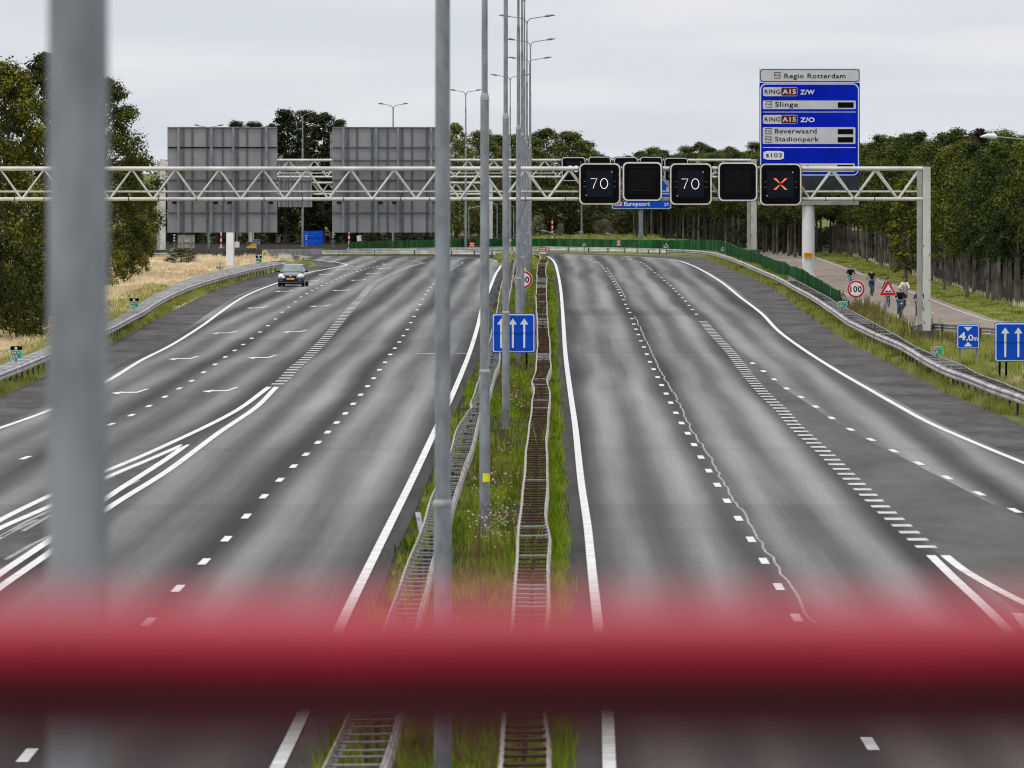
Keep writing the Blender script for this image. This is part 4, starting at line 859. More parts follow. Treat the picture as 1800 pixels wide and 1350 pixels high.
for xt, xb in ((1687.5, 1687.3), (1717, 1717.2)): a = at(xt, 600, Yh); put('leg', MB().tube([(a.x, Yh + .1, 0), (a.x, Yh + .1, a.z)], .035, 8), M['galv'], root)
def speed_sign(label, cx, cy, r, Y, text, post_px):
    p_ = Plane(Y); c = at(post_px, cy, Y); root = thing('speed_sign', label, 'road sign', (c.x, Y, 0), 'round 100 signs')
    bd = p_.disc('panel', cx, cy, r, M['signwhite'], root, 0, .04); p_.disc('red_ring', cx, cy, r * .95, M['red'], bd, 1); p_.disc('face', cx, cy, r * .735, M['signwhite'], bd, 2)
    p_.text('100', cx - r * .62, cx + r * .62, cy - r * .34, cy + r * .33, M['ink'], bd, 3, .018)
    put('post', MB().tube([(c.x, Y + .06, 0), (c.x, Y + .06, c.z + r * .6 / (F / Y))], .038, 8), M['galv'], root)
speed_sign('round 100 sign beside the end of the green fence', 1504.6, 508.2, 16.2, 527, '100', 1504.6)
speed_sign('round 100 sign half hidden behind the median lamp posts', 920.2, 491.5, 16, 520, '100', 920.2)
Yt = 478.0; pt = Plane(Yt); c = at(1557, 581, Yt)
root = thing('warning_sign', 'red triangular sign with two humps in front of the cyclists', 'road sign', (c.x, Yt, 0))
def tri(cx, top, bot, hw, r):
    o_ = [];
    for (x, y), a0 in (((cx, top + r * 2), -150), ((cx + hw - r * 1.73, bot - r), -30), ((cx - hw + r * 1.73, bot - r), 90)):
        for k in range(5): q = R(a0 + 120 * k / 4); o_.append((x + r * math.cos(q), y + r * math.sin(q)))
    return o_
bd = pt.poly('panel', tri(1561, 490, 519.5, 15.9, 1.2), M['signwhite'], root, 0, .04); pt.poly('red_border', tri(1561, 490.8, 519, 15.2, 1.1), M['red'], bd, 1)
pt.poly('face', [(1561.6, 499.6), (1570, 514.3), (1553, 514.3)], M['signwhite'], bd, 2)
pt.poly('symbol', [(1555.5, 512.9)] + [(1555.5 + k, 512.9 - 2.6 * abs(math.sin(math.pi * k / 6))) for k in range(1, 12)] + [(1567.5, 512.9)], M['ink'], bd, 3)
a = at(1558.9, 512, Yt); put('post', MB().tube([(c.x - .03, Yt + .06, 0), (a.x, Yt + .06, a.z)], .04, 8), M['galv'], root)

# ------------------------------------------------------------------ hectometre signs
def hecto(label, x0, x1, y0, y1, Y, num, sd_, flag, txt=True, tilt=0):
    p_ = Plane(Y); c = at((x0 + x1) / 2, y1, Y); root = thing('distance_sign', label, 'kilometre sign', (c.x, Y, 0), 'green kilometre signs on the guard rails'); W_ = x1 - x0; H_ = y1 - y0; s_ = F / Y
    bd = p_.rect('panel', x0, x1, y0, y1, M['greenline'], root, 0, 1.5 / s_, back=.03); p_.rect('face', x0 + W_ * .05, x1 - W_ * .05, y0 + H_ * .08, y1 - H_ * .08, M['green'], bd, 1, 1 / s_)
    tg = p_.rect('route_tag', x0 + W_ * .1, x0 + W_ * .53, y0 + H_ * .14, y0 + H_ * .47, M['red'], bd, 2, .4 / s_)
    if txt:
        p_.text('A29', x0 + W_ * .13, x0 + W_ * .5, y0 + H_ * .2, y0 + H_ * .42, M['signwhite'], tg, 3, .02)
        p_.text(sd_, x0 + W_ * .66, x0 + W_ * .87, y0 + H_ * .2, y0 + H_ * .42, M['greenline'], bd, 2, .02)
        p_.text(num, x0 + W_ * .09, x0 + W_ * .6, y0 + H_ * .54, y0 + H_ * .93, M['signwhite'], bd, 2, .03)
    else: p_.rect('numeral_field', x0 + W_ * .1, x0 + W_ * .55, y0 + H_ * .58, y0 + H_ * .85, M['greenline'], bd, 2)
    if flag:
        h2 = H_ * .54; fl = p_.rect('speed_flag', x0 + W_ * .03, x1 + W_ * .01, y0 - h2, y0 - .2, M['black'], root, 0, back=.03); cx, cy = (x0 + x1) / 2, y0 - h2 / 2
        p_.disc('speed_disc', cx, cy, W_ * .145, M['red'], fl, 1, n=20); p_.disc('disc_face', cx, cy, W_ * .115, M['signwhite'], fl, 2, n=20)
        if txt: p_.text('100', cx - W_ * .07, cx + W_ * .07, cy - W_ * .03, cy + W_ * .03, M['ink'], fl, 3)
    put('post', MB().tube([(c.x, Y + .06, 0), (c.x, Y + .06, c.z + .1)], .03, 8), M['galvdark'], root)
hecto('green 15,5 sign with a black speed flag on the dry field rail', 17.6, 38.6, 616, 630, 363, '15,5', 'Re', True)
hecto('green 15,4 sign with a black speed flag on the curving zinc rail', 227.5, 243.8, 530, 540.5, 491, '15,4', 'Re', True)
hecto('small green sign with a black flag beside the yellow hoop', 449.3, 460.3, 454, 461.7, 722, '15,3', 'Re', True, False)
hecto('green 15,5 sign on the guard rail near the gantry foot', 1636.3, 1657, 609.3, 622.5, 371, '15,5', 'Li', False)
hecto('green 15,4 sign at the open end of the green fence', 1472.7, 1488.8, 529.3, 540, 492, '15,4', 'Li', False)
hecto('small green sign on the bend guard rail furthest along the fence', 1024, 1030.3, 427, 433, 893, '15,1', 'Li', False, False)
hecto('small green sign with a dark flag before the bend of the fence', 1166.7, 1175.6, 430, 436.5, 868, '15,2', 'Li', True, False)
hecto('small green sign with a dark flag where the fence starts to turn', 1267.3, 1273.2, 435, 441.8, 825, '15,3', 'Li', True, False)
hecto('small green sign beside the grey sign back at the dry field', 299.5, 307, 436, 441.8, 880, '15,0', 'Re', False, False)
# red plates at the tips of the median and along the bend
def red_plate(label, x0, x1, y0, y1, Y):
    p_ = Plane(Y); c = at((x0 + x1) / 2, y1, Y); root = thing('route_plate', label, 'road sign', (c.x, Y, 0), 'red route plates in the bend'); H_ = y1 - y0; W_ = x1 - x0
    bd = p_.rect('panel', x0, x1, y0, y0 + H_ * .73, M['red'], root, 0, back=.03); p_.rect('lower_plate', x0 + .3, x1 - .3, y0 + H_ * .74, y1, M['signwhite'], root, 0, back=.03)
    for yy in (.10, .42):
        for k in range(4): p_.rect('lettering', x0 + W_ * (.12 + .2 * k), x0 + W_ * (.27 + .2 * k), y0 + H_ * yy, y0 + H_ * (yy + .18), M['signwhite'], bd, 1)
    put('post', MB().tube([(c.x, Y + .06, 0), (c.x, Y + .06, c.z + .1)], .03, 8), M['galvdark'], root)
red_plate('red plate on a white base at the tip of the median guard rail', 948.3, 959.7, 434.5, 446, 858)
red_plate('red plate beside the thick lamp pole before the green fence', 825.3, 834.3, 426, 437.2, 915)
red_plate('red plate in front of the green fence on the right of the bend', 1084.3, 1090.6, 422, 431.2, 905)

# ------------------------------------------------------------------ small things beyond the left carriageway
def at_thing(name, label, cat, x, y, Y, group=None):
    c = at(x, y, Y); return thing(name, label, cat, (c.x, Y, 0), group), c
Yw = 776.0; a, b = at(398, 408, Yw), at(410.5, 469, Yw)
root = thing('sign_pillar', 'white square pillar standing in the dry grass below the left sign back', 'pillar', ((a.x + b.x) / 2, Yw, 0))
cxp = (a.x + b.x) / 2; pil = MB().add([(cxp - .29, Yw - .2, 0), (cxp + .26, Yw - .2, 0), (cxp + .26, Yw + .2, 0), (cxp - .29, Yw + .2, 0), (cxp - .24, Yw - .2, 6), (cxp + .22, Yw - .2, 6), (cxp + .22, Yw + .2, 6), (cxp - .24, Yw + .2, 6)], [(0, 3, 2, 1), (4, 5, 6, 7), (0, 1, 5, 4), (1, 2, 6, 5), (2, 3, 7, 6), (3, 0, 4, 7)])
put('shaft', pil, M['white'], root, smooth=False); put('side_plate', MB().box(cxp + .25, cxp + .33, Yw - .16, Yw + .16, 0, 5.9), M['boardgrey'], root, smooth=False)
put('sign_panel', MB().box(cxp - 1.8, cxp + 1.8, Yw - .1, Yw + .05, 4.2, 7.6), M['panelback'], root, smooth=False)
# stained concrete barrier, a row of blocks
edge = [gp(x, y, .5) for x, y in ((347, 439.7), (395, 439.4), (440, 438.6), (500, 438.0), (567, 437.2))]
root = thing('barrier_wall', 'long low concrete barrier behind the dry field and the exit bend', 'barrier', (edge[0].x, edge[0].y, 0)); k = 0
for a, b in zip(edge, edge[1:]):
    n_ = max(1, int((b - a).length / 1.5))
    for i in range(n_):
        p = a.lerp(b, i / n_); q = a.lerp(b, (i + .985) / n_)
        put('barrier_block', MB().add([(p.x, p.y, 0), (q.x, q.y, 0), (q.x, q.y + .5, 0), (p.x, p.y + .5, 0), (p.x, p.y + .1, p.z), (q.x, q.y + .1, q.z), (q.x, q.y + .35, q.z), (p.x, p.y + .35, p.z)], [(0, 3, 2, 1), (4, 5, 6, 7), (0, 1, 5, 4), (1, 2, 6, 5), (2, 3, 7, 6), (3, 0, 4, 7)]), M['concrete' if k > 4 else 'concdark'], root, smooth=False); k += 1
def banded_pole(label, x, y0, y1, Y, n_, base=False, first='red'):
    root, c = at_thing('banded_pole', label, 'marker pole', x, y1, Y, 'red and white poles'); zt_ = at(x, y0, Y).z; zb_ = max(c.z, .05) if base else 0.0
    for k in range(n_):
        put('band', MB().tube([(c.x, Y, zb_ + (zt_ - zb_) * k / n_), (c.x, Y, zb_ + (zt_ - zb_) * (k + 1) / n_)], .075, 10), M['red' if (k % 2) == (0 if first == 'red' else 1) else 'signwhite'], root)
    if base: put('base', MB().box(c.x - .28, c.x + .28, Y - .25, Y + .25, 0, zb_ + .02), M['concrete'], root, smooth=False)
banded_pole('red and white pole on a concrete foot behind the barrier', 388.7, 403, 435.5, 948, 6, True, 'white')
banded_pole('red and white pole at the left end of the green fence', 613.6, 405, 436, 930, 7, False, 'white')
banded_pole('slim red and white pole standing on the meadow behind the fence', 971, 384, 424, 1035, 9)
root, c = at_thing('grit_bin', 'yellow wedge shaped bin behind the concrete barrier', 'bin', 443, 440, 950)
a, b = at(433.5, 436, 950), at(451.5, 431, 950); zq = max(a.z, .1)
put('body', MB().prism([(a.x, 0), (b.x - .1, 0), (b.x, b.z), (b.x - .5, b.z + .05), (a.x, zq)], 949.6, 950.6), M['yellow'], root, smooth=False); put('lid_edge', MB().box(b.x - .55, b.x + .03, 949.55, 950.65, b.z + .03, b.z + .07), M['orange'], root)
root, c = at_thing('hoop_guard', 'yellow steel hoop standing behind the zinc guard rail', 'bollard', 466, 460, 775)
a = at(466, 441.5, 775); hw_ = .17
put('hoop', MB().tube([(c.x - hw_, 775, 0), (c.x - hw_, 775, a.z - .16)] + [(c.x - hw_ * math.cos(R(t)), 775, a.z - .16 + .16 * math.sin(R(t))) for t in range(20, 180, 20)] + [(c.x + hw_, 775, a.z - .16), (c.x + hw_, 775, 0)], .04, 8), M['yellow'], root)
put('base_plate', MB().box(c.x - .26, c.x + .26, 774.9, 775.1, 0, .03), M['galvdark'], root)
for x, y0, y1, Y, lab in ((487, 447, 453.5, 850, 'black marker post on the grass tip behind the guard rail end'), (533.5, 453.8, 458.5, 822, 'black marker post near the end of the grass tip')):
    root, c = at_thing('marker_post', lab, 'marker post', x, y1, Y); zt_ = at(x, y0, Y).z
    put('stake', MB().lathe((c.x, Y, 0), [(.05, 0), (.05, zt_ - .03), (.02, zt_)], 10), M['black'], root); put('reflector', MB().box(c.x - .03, c.x + .03, Y - .056, Y - .05, zt_ - .2, zt_ - .12), M['boardgrey'], root)
for x0, x1, y0, y1, Y, lab in ((380, 392.5, 468.8, 477, 745, 'pair of dark boxes on a stub post behind the zinc guard rail'), (515.5, 526, 449.8, 456.3, 815, 'pair of dark boxes on a stub post in the grass tip')):
    root, c = at_thing('signal_box', lab, 'signal box', (x0 + x1) / 2, y1, Y); p_ = Plane(Y); m_ = (x0 + x1) / 2
    p_.rect('box', x0, m_ - .7, y0, y1, M['galvdark'], root, 0, back=.2); p_.rect('box', m_ + .7, x1, y0, y1, M['galvdark'], root, 0, back=.2)
    z1 = at(m_, y0 - 8, Y).z; put('post', MB().tube([(c.x, Y, 0), (c.x, Y, z1)], .035, 8), M['galv'], root)
root, c = at_thing('direction_sign', 'small grey sign back in the grass tip beside the car', 'sign back', 515.5, 452, 830, 'grey backs of direction signs'); Plane(830).rect('panel', 512, 519, 441.6, 450.5, M['panelback'], root, 0, back=.04); put('post', MB().tube([(c.x, 829.9, 0), (c.x, 829.9, at(0, 441, 830).z)], .035, 8), M['galv'], root)
root, c = at_thing('direction_sign', 'faded blue sign with two panels behind the concrete barrier', 'road sign', 549, 437, 985); p_ = Plane(985)
for (y0, y1) in ((405.8, 418.6), (419.2, 436.6)):
    u_ = p_.rect('panel', 531.5, 567.3, y0, y1, M['blue'], root, 0, .1, back=.08)
    for yy in ((.25, .62) if y1 < 420 else (.22, .5)):
        x = 536
        for k, wd in enumerate((7, 5, 8) if yy < .4 else (5, 9)): p_.rect('faded_text', x, x + wd, y0 + (y1 - y0) * yy, y0 + (y1 - y0) * yy + 1.3, M['fadedblue'] if 'fadedblue' in M else M['blue2'], u_, 1); x += wd + 2
put('leg', MB().tube([(c.x - .6, 985.2, 0), (c.x - .6, 985.2, at(0, 425, 985).z)], .06, 8), M['galv'], root); put('leg', MB().tube([(c.x + .6, 985.2, 0), (c.x + .6, 985.2, at(0, 425, 985).z)], .06, 8), M['galv'], root)
root, c = at_thing('notice_board', 'tilted white notice board behind the left part of the fence', 'sign', 631, 425, 1000)
q = [at(627, 414.4, 1000), at(634.6, 413.6, 1000), at(636, 423.2, 1000), at(628, 424.4, 1000)]
put('board', MB().prism([(v.x, v.z) for v in q[::-1]], 1000, 1000.05), M['signwhite'], root, smooth=False); put('leg', MB().tube([(c.x, 1000.1, 0), (c.x, 1000.1, q[2].z + .2)], .05, 8), M['darktrunk'], root)
root, c = at_thing('notice_board', 'upright white box on a pole right of the white pillar', 'sign', 416.5, 435, 955); Plane(955).rect('board', 412.5, 420.8, 425, 435, M['signwhite'], root, 0, back=.25); put('pole', MB().tube([(c.x, 955.3, 0), (c.x, 955.3, at(0, 405, 955).z)], .05, 8), M['galv'], root)
def striped_stake(label, x, y0, y1, Y):
    root, c = at_thing('striped_stake', label, 'marker pole', x, y1, Y, 'black and white stakes'); zt_ = at(x, y0, Y).z; zm = zt_ * .55
    put('stake', MB().tube([(c.x, Y, 0), (c.x, Y, zm)], .04, 8), M['galv'], root)
    for k in range(6): put('band', MB().tube([(c.x, Y, zm + (zt_ - zm) * k / 6), (c.x, Y, zm + (zt_ - zm) * (k + 1) / 6)], .07, 8), M['signwhite' if k % 2 else 'black'], root)
striped_stake('black and white stake in front of the faded blue sign', 538.5, 413, 436, 950); striped_stake('black and white stake left of the small grey sign back', 306.5, 412, 440, 900)
striped_stake('black and white stake under the left edge of the right sign back', 585.5, 408, 436, 955); striped_stake('black and white stake behind the fence beside the tilted notice board', 644.5, 407, 426, 1010)
for x, y0, Y, lab in ((661, 405, 1010, 'thin grey pole behind the left part of the fence'), (443.5, 404, 953, 'thin pole rising right behind the yellow bin'), (366.5, 404, 940, 'grey pole under the middle of the left sign back')):
    root, c = at_thing('thin_pole', lab, 'pole', x, 436, Y); zt_ = at(x, y0, Y).z; put('shaft', MB().tube([(c.x, Y, 0), (c.x, Y, zt_)], .06, 8), M['galv'], root); put('cap', MB().tube([(c.x, Y, zt_), (c.x, Y, zt_ + .08)], .075, 8), M['signwhite'], root)
# ------------------------------------------------------------------ trees
def leaf_cloud(centres, radii, per, size, seed, flat=.75, droop=0.0):
    """many single leaves (kite shaped faces) spread through lobes"""
    r_ = np.random.default_rng(seed); C = np.repeat(np.array(centres), per, 0); Rr0 = np.repeat(np.array(radii), per)
    n = len(C); d = r_.normal(size=(n, 3)); d /= np.linalg.norm(d, axis=1)[:, None]
    rad = Rr0 * (r_.random(n) ** .45) * r_.choice([.8, 1.0, 1.25], n, p=[.3, .55, .15])
    pos = C + d * rad[:, None] * np.array([1, 1, flat])
    nrm_ = d * .9 + np.array([0, 0, .35]) + r_.normal(size=(n, 3)) * .33; nrm_ /= np.linalg.norm(nrm_, axis=1)[:, None]
    t = np.cross(nrm_, r_.normal(size=(n, 3))); t /= np.linalg.norm(t, axis=1)[:, None]; b = np.cross(nrm_, t)
    s_ = size * r_.uniform(.6, 1.35, n)[:, None]
    v = np.stack([pos - t * s_ * .5, pos + b * s_ * .32, pos + t * s_ * .55, pos - b * s_ * .32], 1).reshape(-1, 3)
    f = (np.arange(n)[:, None] * 4 + np.arange(4)).tolist()
    return v, f
def tree_proto(name, label, H, trunk_r, crown, nl, lobe_r, per, size, seed, leaf, bark='trunk', flat=.75, lean=.0):
    """crown(u, a) -> radius of the crown at relative height u and azimuth a; u from crown base to top"""
    r_ = random.Random(seed); root = thing(name, label, 'tree', (0, 0, 0))
    base, rad = crown
    tp = [Vector((0, 0, -.1))]; 
    for k in range(1, 7): z = H * .86 * k / 6; tp.append(Vector((lean * z + r_.uniform(-.05, .05) * k * .5, r_.uniform(-.05, .05) * k * .5, z)))
    mb = MB(); mb.tube(tp, [trunk_r * 1.25] + [trunk_r * (1 - .14 * k) for k in range(1, 7)], 7)
    cs = []; rs = []
    for i in range(nl):
        u = (i + .5) / nl; u = min(.99, max(.01, u + r_.uniform(-.03, .03))); a = i * 2.39996 + r_.uniform(-.5, .5); q = rad(u) * r_.uniform(.45, 1.08)
        z = base + (H - base) * u; lr = lobe_r * r_.uniform(.6, 1.25) * (.65 + .35 * min(1, rad(u) / max(rad(.4), .1)))
        z = min(z, H - lr * flat * .9)
        c = (q * math.cos(a) + lean * z, q * math.sin(a), z); cs.append(c); rs.append(lr)
        if i % 3 == 0:
            zt_ = max(.3 * H * .5, z - q * .7); k = min(5, max(0, int(zt_ / (H * .86) * 6))); p = tp[k].lerp(tp[k + 1], min(1, max(0, zt_ / (H * .86) * 6 - k))); e = Vector(c); m_ = p.lerp(e, .55) + Vector((0, 0, .12 * q))
            mb.tube([p, m_, e], [trunk_r * .34, trunk_r * .2, trunk_r * .07], 5)
    put('trunk', mb, M[bark], root)
    v, f = leaf_cloud(cs, rs, per, size, seed, flat)
    lo = v[:, 2] < .05; v[lo, 2] = .05
    mesh_obj('crown', v, f, M[leaf], root)
    root['_H'] = H; return root
egg = lambda w_, p=.8: (lambda u: w_ * math.sin(math.pi * (u * .92 + .08) ** p) ** .75)
col = lambda w_: (lambda u: w_ * (1 - .75 * u ** 2.2) * (.55 + .45 * min(1, u * 5)))
dome = lambda w_: (lambda u: w_ * math.sqrt(max(.02, 1 - u * u)))
BRO = [tree_proto('broadleaf_tree', '', 12, .2, (1.0 if k != 1 else 1.6, egg(3.3)), 115, .85, 270, .155, 20 + k, 'leaf_olive', 'darktrunk', .8) for k in range(3)]
POP = [tree_proto('dense_tree', '', 13, .22, (1.2, col(1.9)), 80, .72, 190, .18, 30 + k, 'leaf_dark', 'darktrunk', .85) for k in range(3)]
FAR = [tree_proto('far_tree', '', 11, .2, (.5, egg(3.1, .8)), 70, .95, 200, .19, 40 + k, 'leaf_far', 'darktrunk', .75) for k in range(3)]
WOOD = [tree_proto('wood_tree', '', 9, .105, (2.9 + .2 * k, egg(1.9, .8)), 34, .80, 235, .145, 50 + k, ('leaf_wood', 'leaf_wood', 'leaf_mid', 'leaf_wood', 'leaf_mid')[k], ('trunk', 'darktrunk', 'trunk', 'darktrunk', 'darktrunk')[k], .8) for k in range(5)]  # darker bark of the back-row copies paints the shade inside the wood
BUSH = [tree_proto('bush', '', 2.0, .05, (.1, dome(1.1)), 30, .42, 190, .08, 60 + k, lf, 'darktrunk', .7) for k, lf in enumerate(('leaf_olive', 'leaf_pale', 'leaf_mauve', 'leaf_dark'))]
LIME = tree_proto('young_tree', '', 5, .06, (.8, col(.75)), 34, .36, 60, .17, 71, 'leaf_lime', 'trunk', .9)
BRN = tree_proto('conifer_tree', '', 10, .16, (4.5, lambda u: 1.9 * (1 - u) ** .8 + .15), 60, .42, 60, .2, 72, 'leaf_brown', 'darktrunk', .6)
protos = BRO + POP + FAR + WOOD + BUSH + [LIME, BRN]
used = set()
def plant(proto, X, Y, H, wsc=1.0, label='', cat='tree', group=None):
    s_ = H / proto['_H']; sc_ = (s_ * wsc, s_ * wsc, s_)
    if proto.name not in used:
        used.add(proto.name); o = proto; o.location = (X, Y, 0); o.scale = sc_; o.rotation_euler = (0, 0, rnd.uniform(0, 6.28))
        o['label'] = label; o['category'] = cat
        if group: o['group'] = group
        return o
    return dup(proto, (X, Y, 0), sc_, rnd.uniform(0, 6.28), label, cat, group)
def plant_px(proto, xp, top, Y, wsc, label, cat='tree', group=None):
    return plant(proto, (xp - PX) * Y / F, Y, HC - (top - PY) * Y / F, wsc, label, cat, group)

gl = 'big trees left of the motorway'
plant_px(BRO[0], 12, 106, 468, .95, 'big olive green tree cut by the left frame behind the dry grass', group=gl)
plant_px(BRO[1], 78, 92, 480, .82, 'big olive tree whose top shows just left of the blurred lamp post', group=gl)
plant_px(BRO[2], 186, 136, 705, .98, 'tall ragged tree right of the blurred lamp post with drooping branches', group=gl)
plant_px(BRO[0], 232, 268, 722, .75, 'lower ragged tree reaching over the gantry right of the blurred post', group=gl)
plant_px(BRO[1], 250, 322, 745, .60, 'small tree with hanging foliage beside the far gantry leg', group=gl)
gb = 'bushes under the big trees'
for xp, top, Y, lab in ((-15, 405, 448, 'dense bush at the foot of the leftmost tree'), (30, 430, 452, 'bush with bare twigs under the leftmost tree'), (70, 445, 460, 'dark bush beside the blurred lamp post'), (110, 425, 560, 'bush hidden behind the blurred lamp post'), (205, 400, 690, 'dark bush below the ragged tree'), (232, 425, 715, 'low bush at the edge of the dry field'), (170, 395, 640, 'bush right behind the blurred lamp post')):
    plant_px(BUSH[0], xp, top, Y, .85, lab, 'bush', gb)
plant_px(BUSH[0], 318, 437, 800, 2.2, 'dark green shrub in the dry field below the small grey sign back', 'bush')
gp_ = 'dark trees behind the left carriageway'
for xp, top, Y, ws, pr_, lab in ((300, 330, 1000, 1.5, 0, 'dark tree beside the left far gantry leg'), (345, 300, 1010, 1.6, 1, 'dark tree hidden behind the left part of the left sign back'), (392, 250, 1015, 1.5, 2, 'dark tree behind the middle of the left sign back'),
        (415, 211, 1020, 1.1, 0, 'dark tree tip showing above the left sign back'), (446, 213, 1005, 1.0, 1, 'second dark tree tip showing above the left sign back'), (480, 215, 1010, 1.1, 2, 'dark tree along the right edge of the left sign back'),
        (503, 190, 1000, 1.15, 0, 'tall dark tree left of the lamp post in the gap'), (537, 193, 1012, 1.2, 1, 'tall dark tree right behind the lamp post in the gap'), (567, 195, 1003, 1.25, 2, 'tall dark tree with a rounded top in the gap'), (594, 208, 1010, 1.0, 0, 'dark tree touching the left edge of the right sign back'),
        (625, 245, 1020, 1.4, 1, 'dark tree behind the left part of the right sign back'), (665, 255, 1030, 1.5, 2, 'dark tree behind the middle of the right sign back'), (710, 250, 1025, 1.5, 0, 'dark tree behind the right part of the right sign back'), (750, 245, 1030, 1.4, 1, 'dark tree between the right sign back and the thick lamp pole')):
    plant_px(POP[pr_], xp, top, Y, ws, lab, 'tree', gp_)
for k, xp in enumerate(range(285, 780, 30)):
    plant_px(BUSH[3], xp + rnd.uniform(-8, 8), 396 + rnd.uniform(-8, 10), 1000 + rnd.uniform(-8, 20), 1.5, 'dark bush in the hedge below the two large sign backs', 'bush', 'hedge below the sign backs')
gf = 'round trees beyond the bend'
for xp, top, Y, ws, pr_, lab in ((802, 216, 1080, .95, 0, 'slim tree right of the thick lamp pole'), (846, 228, 1090, 1.25, 1, 'round tree left of the pole with the yellow plate'), (872, 236, 1100, 1.2, 2, 'round tree between the two nearest median poles'), (900, 236, 1110, 1.25, 0, 'round tree directly behind the cluster of median poles'), (934, 240, 1100, 1.35, 1, 'round tree just right of the median poles'),
        (961, 225, 1110, 1.45, 2, 'tallest round tree right of the median poles'), (1003, 230, 1105, 1.55, 0, 'yellowish round tree above the leftmost far display'), (1030, 247, 1120, 1.35, 1, 'olive round tree sloping down to the far displays')):
    plant_px(FAR[pr_], xp, top, Y, ws, lab, 'tree', gf)
for k, (xp, top) in enumerate(((1058, 272), (1082, 276), (1104, 273), (1126, 265), (1147, 258), (1166, 263), (1188, 272), (1208, 256), (1230, 249), (1248, 258), (1266, 263), (1283, 257), (1304, 270), (1328, 249), (1350, 262))):
    plant_px(FAR[k % 3], xp, top, 1150 + (k * 37) % 60, 1.15, 'small far treetop in the row above the far displays', 'tree', 'far treetops above the displays')
gw = 'planted trees beyond the service road'
for ri, (X, Y0, Y1, dy) in enumerate(((25.4, 552, 905, 8.5), (28.2, 592, 905, 9), (31.2, 655, 905, 9.5), (35, 730, 905, 11), (39.5, 830, 930, 12))):
    Y = Y0
    while Y < Y1:
        x = X + rnd.uniform(-.7, .9); h = rnd.uniform(7.9, 9.7) + .12 * ri + (.5 if 690 < Y < 800 else 0)
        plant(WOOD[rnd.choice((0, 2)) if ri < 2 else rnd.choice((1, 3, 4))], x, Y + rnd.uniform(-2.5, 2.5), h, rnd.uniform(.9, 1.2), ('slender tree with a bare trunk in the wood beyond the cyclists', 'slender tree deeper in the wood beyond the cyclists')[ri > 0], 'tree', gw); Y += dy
gq = 'planted trees behind the green fence'
for ri, off in enumerate((0, 16, 34)):
    for k in range(22):
        xp = 1118 + k * 14 + rnd.uniform(-4, 4) + ri * 5
        yy = np.interp(xp, [1110, 1144, 1200, 1300, 1343, 1395, 1430], [419, 419.5, 420.5, 433, 444, 452, 455]); Y = yb(yy) + off + rnd.uniform(-3, 3)
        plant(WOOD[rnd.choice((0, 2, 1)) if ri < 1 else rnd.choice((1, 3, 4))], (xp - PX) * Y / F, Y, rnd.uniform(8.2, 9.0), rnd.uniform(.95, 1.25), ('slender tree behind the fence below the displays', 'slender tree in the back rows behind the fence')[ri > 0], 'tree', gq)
for k in range(26):
    Y = 880 + k * 5.5; plant(WOOD[rnd.randrange(5)], np.interp(Y, [880, 905, 1030], [24.6, 21.8, 15.5]) + rnd.uniform(0, 5), Y, rnd.uniform(8.2, 9.2), rnd.uniform(.95, 1.25), 'slender tree in the corner of the wood behind the big board pillar', 'tree', gq)
for k in range(34):
    Y = 575 + k * 10; plant(BUSH[3], np.interp(Y, [575, 880, 920], [29.5, 30.5, 27]) + rnd.uniform(0, 5), Y, rnd.uniform(2.4, 3.6), 1.3, 'dark bush in the undergrowth of the wood', 'bush', 'undergrowth of the wood')
for k in range(20):
    xp = 1125 + k * 14; Y = yb(np.interp(xp, [1110, 1144, 1200, 1300, 1343, 1395, 1430], [419, 419.5, 420.5, 433, 444, 452, 455])) + 42; plant(BUSH[3], (xp - PX) * Y / F, Y, rnd.uniform(2.4, 3.4), 1.3, 'dark bush in the undergrowth behind the fence', 'bush', 'undergrowth behind the fence')
for k in range(16):
    Y = 945 + (k % 4) * 16; plant_px(BUSH[3], 1370 + k * 8, 392 + (k * 13) % 22, Y, 1.2, 'dark bush closing the corner of the wood behind the big board pillar', 'bush', 'undergrowth in the corner of the wood')
plant_px(BRN, 1693, 240, 690, .9, 'dark brown conifer left of the taller brown one', 'tree'); plant_px(BRN, 1724, 226, 680, .9, 'taller dark brown conifer behind the white lamp head', 'tree')
plant_px(LIME, 1592, 315, 655, 1.25, 'yellow green young tree in front of the wood beside the gantry leg', 'tree')
for xp, top, Y, ws, lab in ((1700, 283, 590, 1.1, 'fresh green bushy tree under the brown conifers'), (1745, 300, 575, 1.1, 'fresh green bushy tree near the right frame'), (1660, 330, 620, .9, 'fresh green bushy tree right of the gantry leg'), (1790, 268, 556, 1.1, 'dark green tree cut by the right frame')):
    plant_px(WOOD[xp % 5], xp, top, Y, ws, lab, 'tree')
plant_px(BUSH[2], 1063, 385, 1095, 1.05, 'mauve and green bush on the meadow left of the blue sign post', 'bush')
plant_px(BUSH[1], 946, 378, 1075, .62, 'pale silvery bush behind the red and white pole', 'bush'); plant_px(BUSH[1], 985, 392, 1085, .6, 'small pale bush right of the red and white pole', 'bush'); plant_px(BUSH[0], 1090, 400, 1110, 1.2, 'low olive bush behind the mauve one', 'bush')
for k, xp in enumerate(range(790, 1130, 26)):
    plant_px(BUSH[(3, 0, 3)[k % 3]], xp + rnd.uniform(-6, 6), 384 + rnd.uniform(-14, 12), 1120 + rnd.uniform(-8, 14), 1.1, 'bush in the hedge on the meadow beyond the bend', 'bush', 'hedge beyond the bend')
for p_ in protos:
    if p_.name not in used:
        for ch in list(p_.children): bpy.data.objects.remove(ch)
        bpy.data.objects.remove(p_)
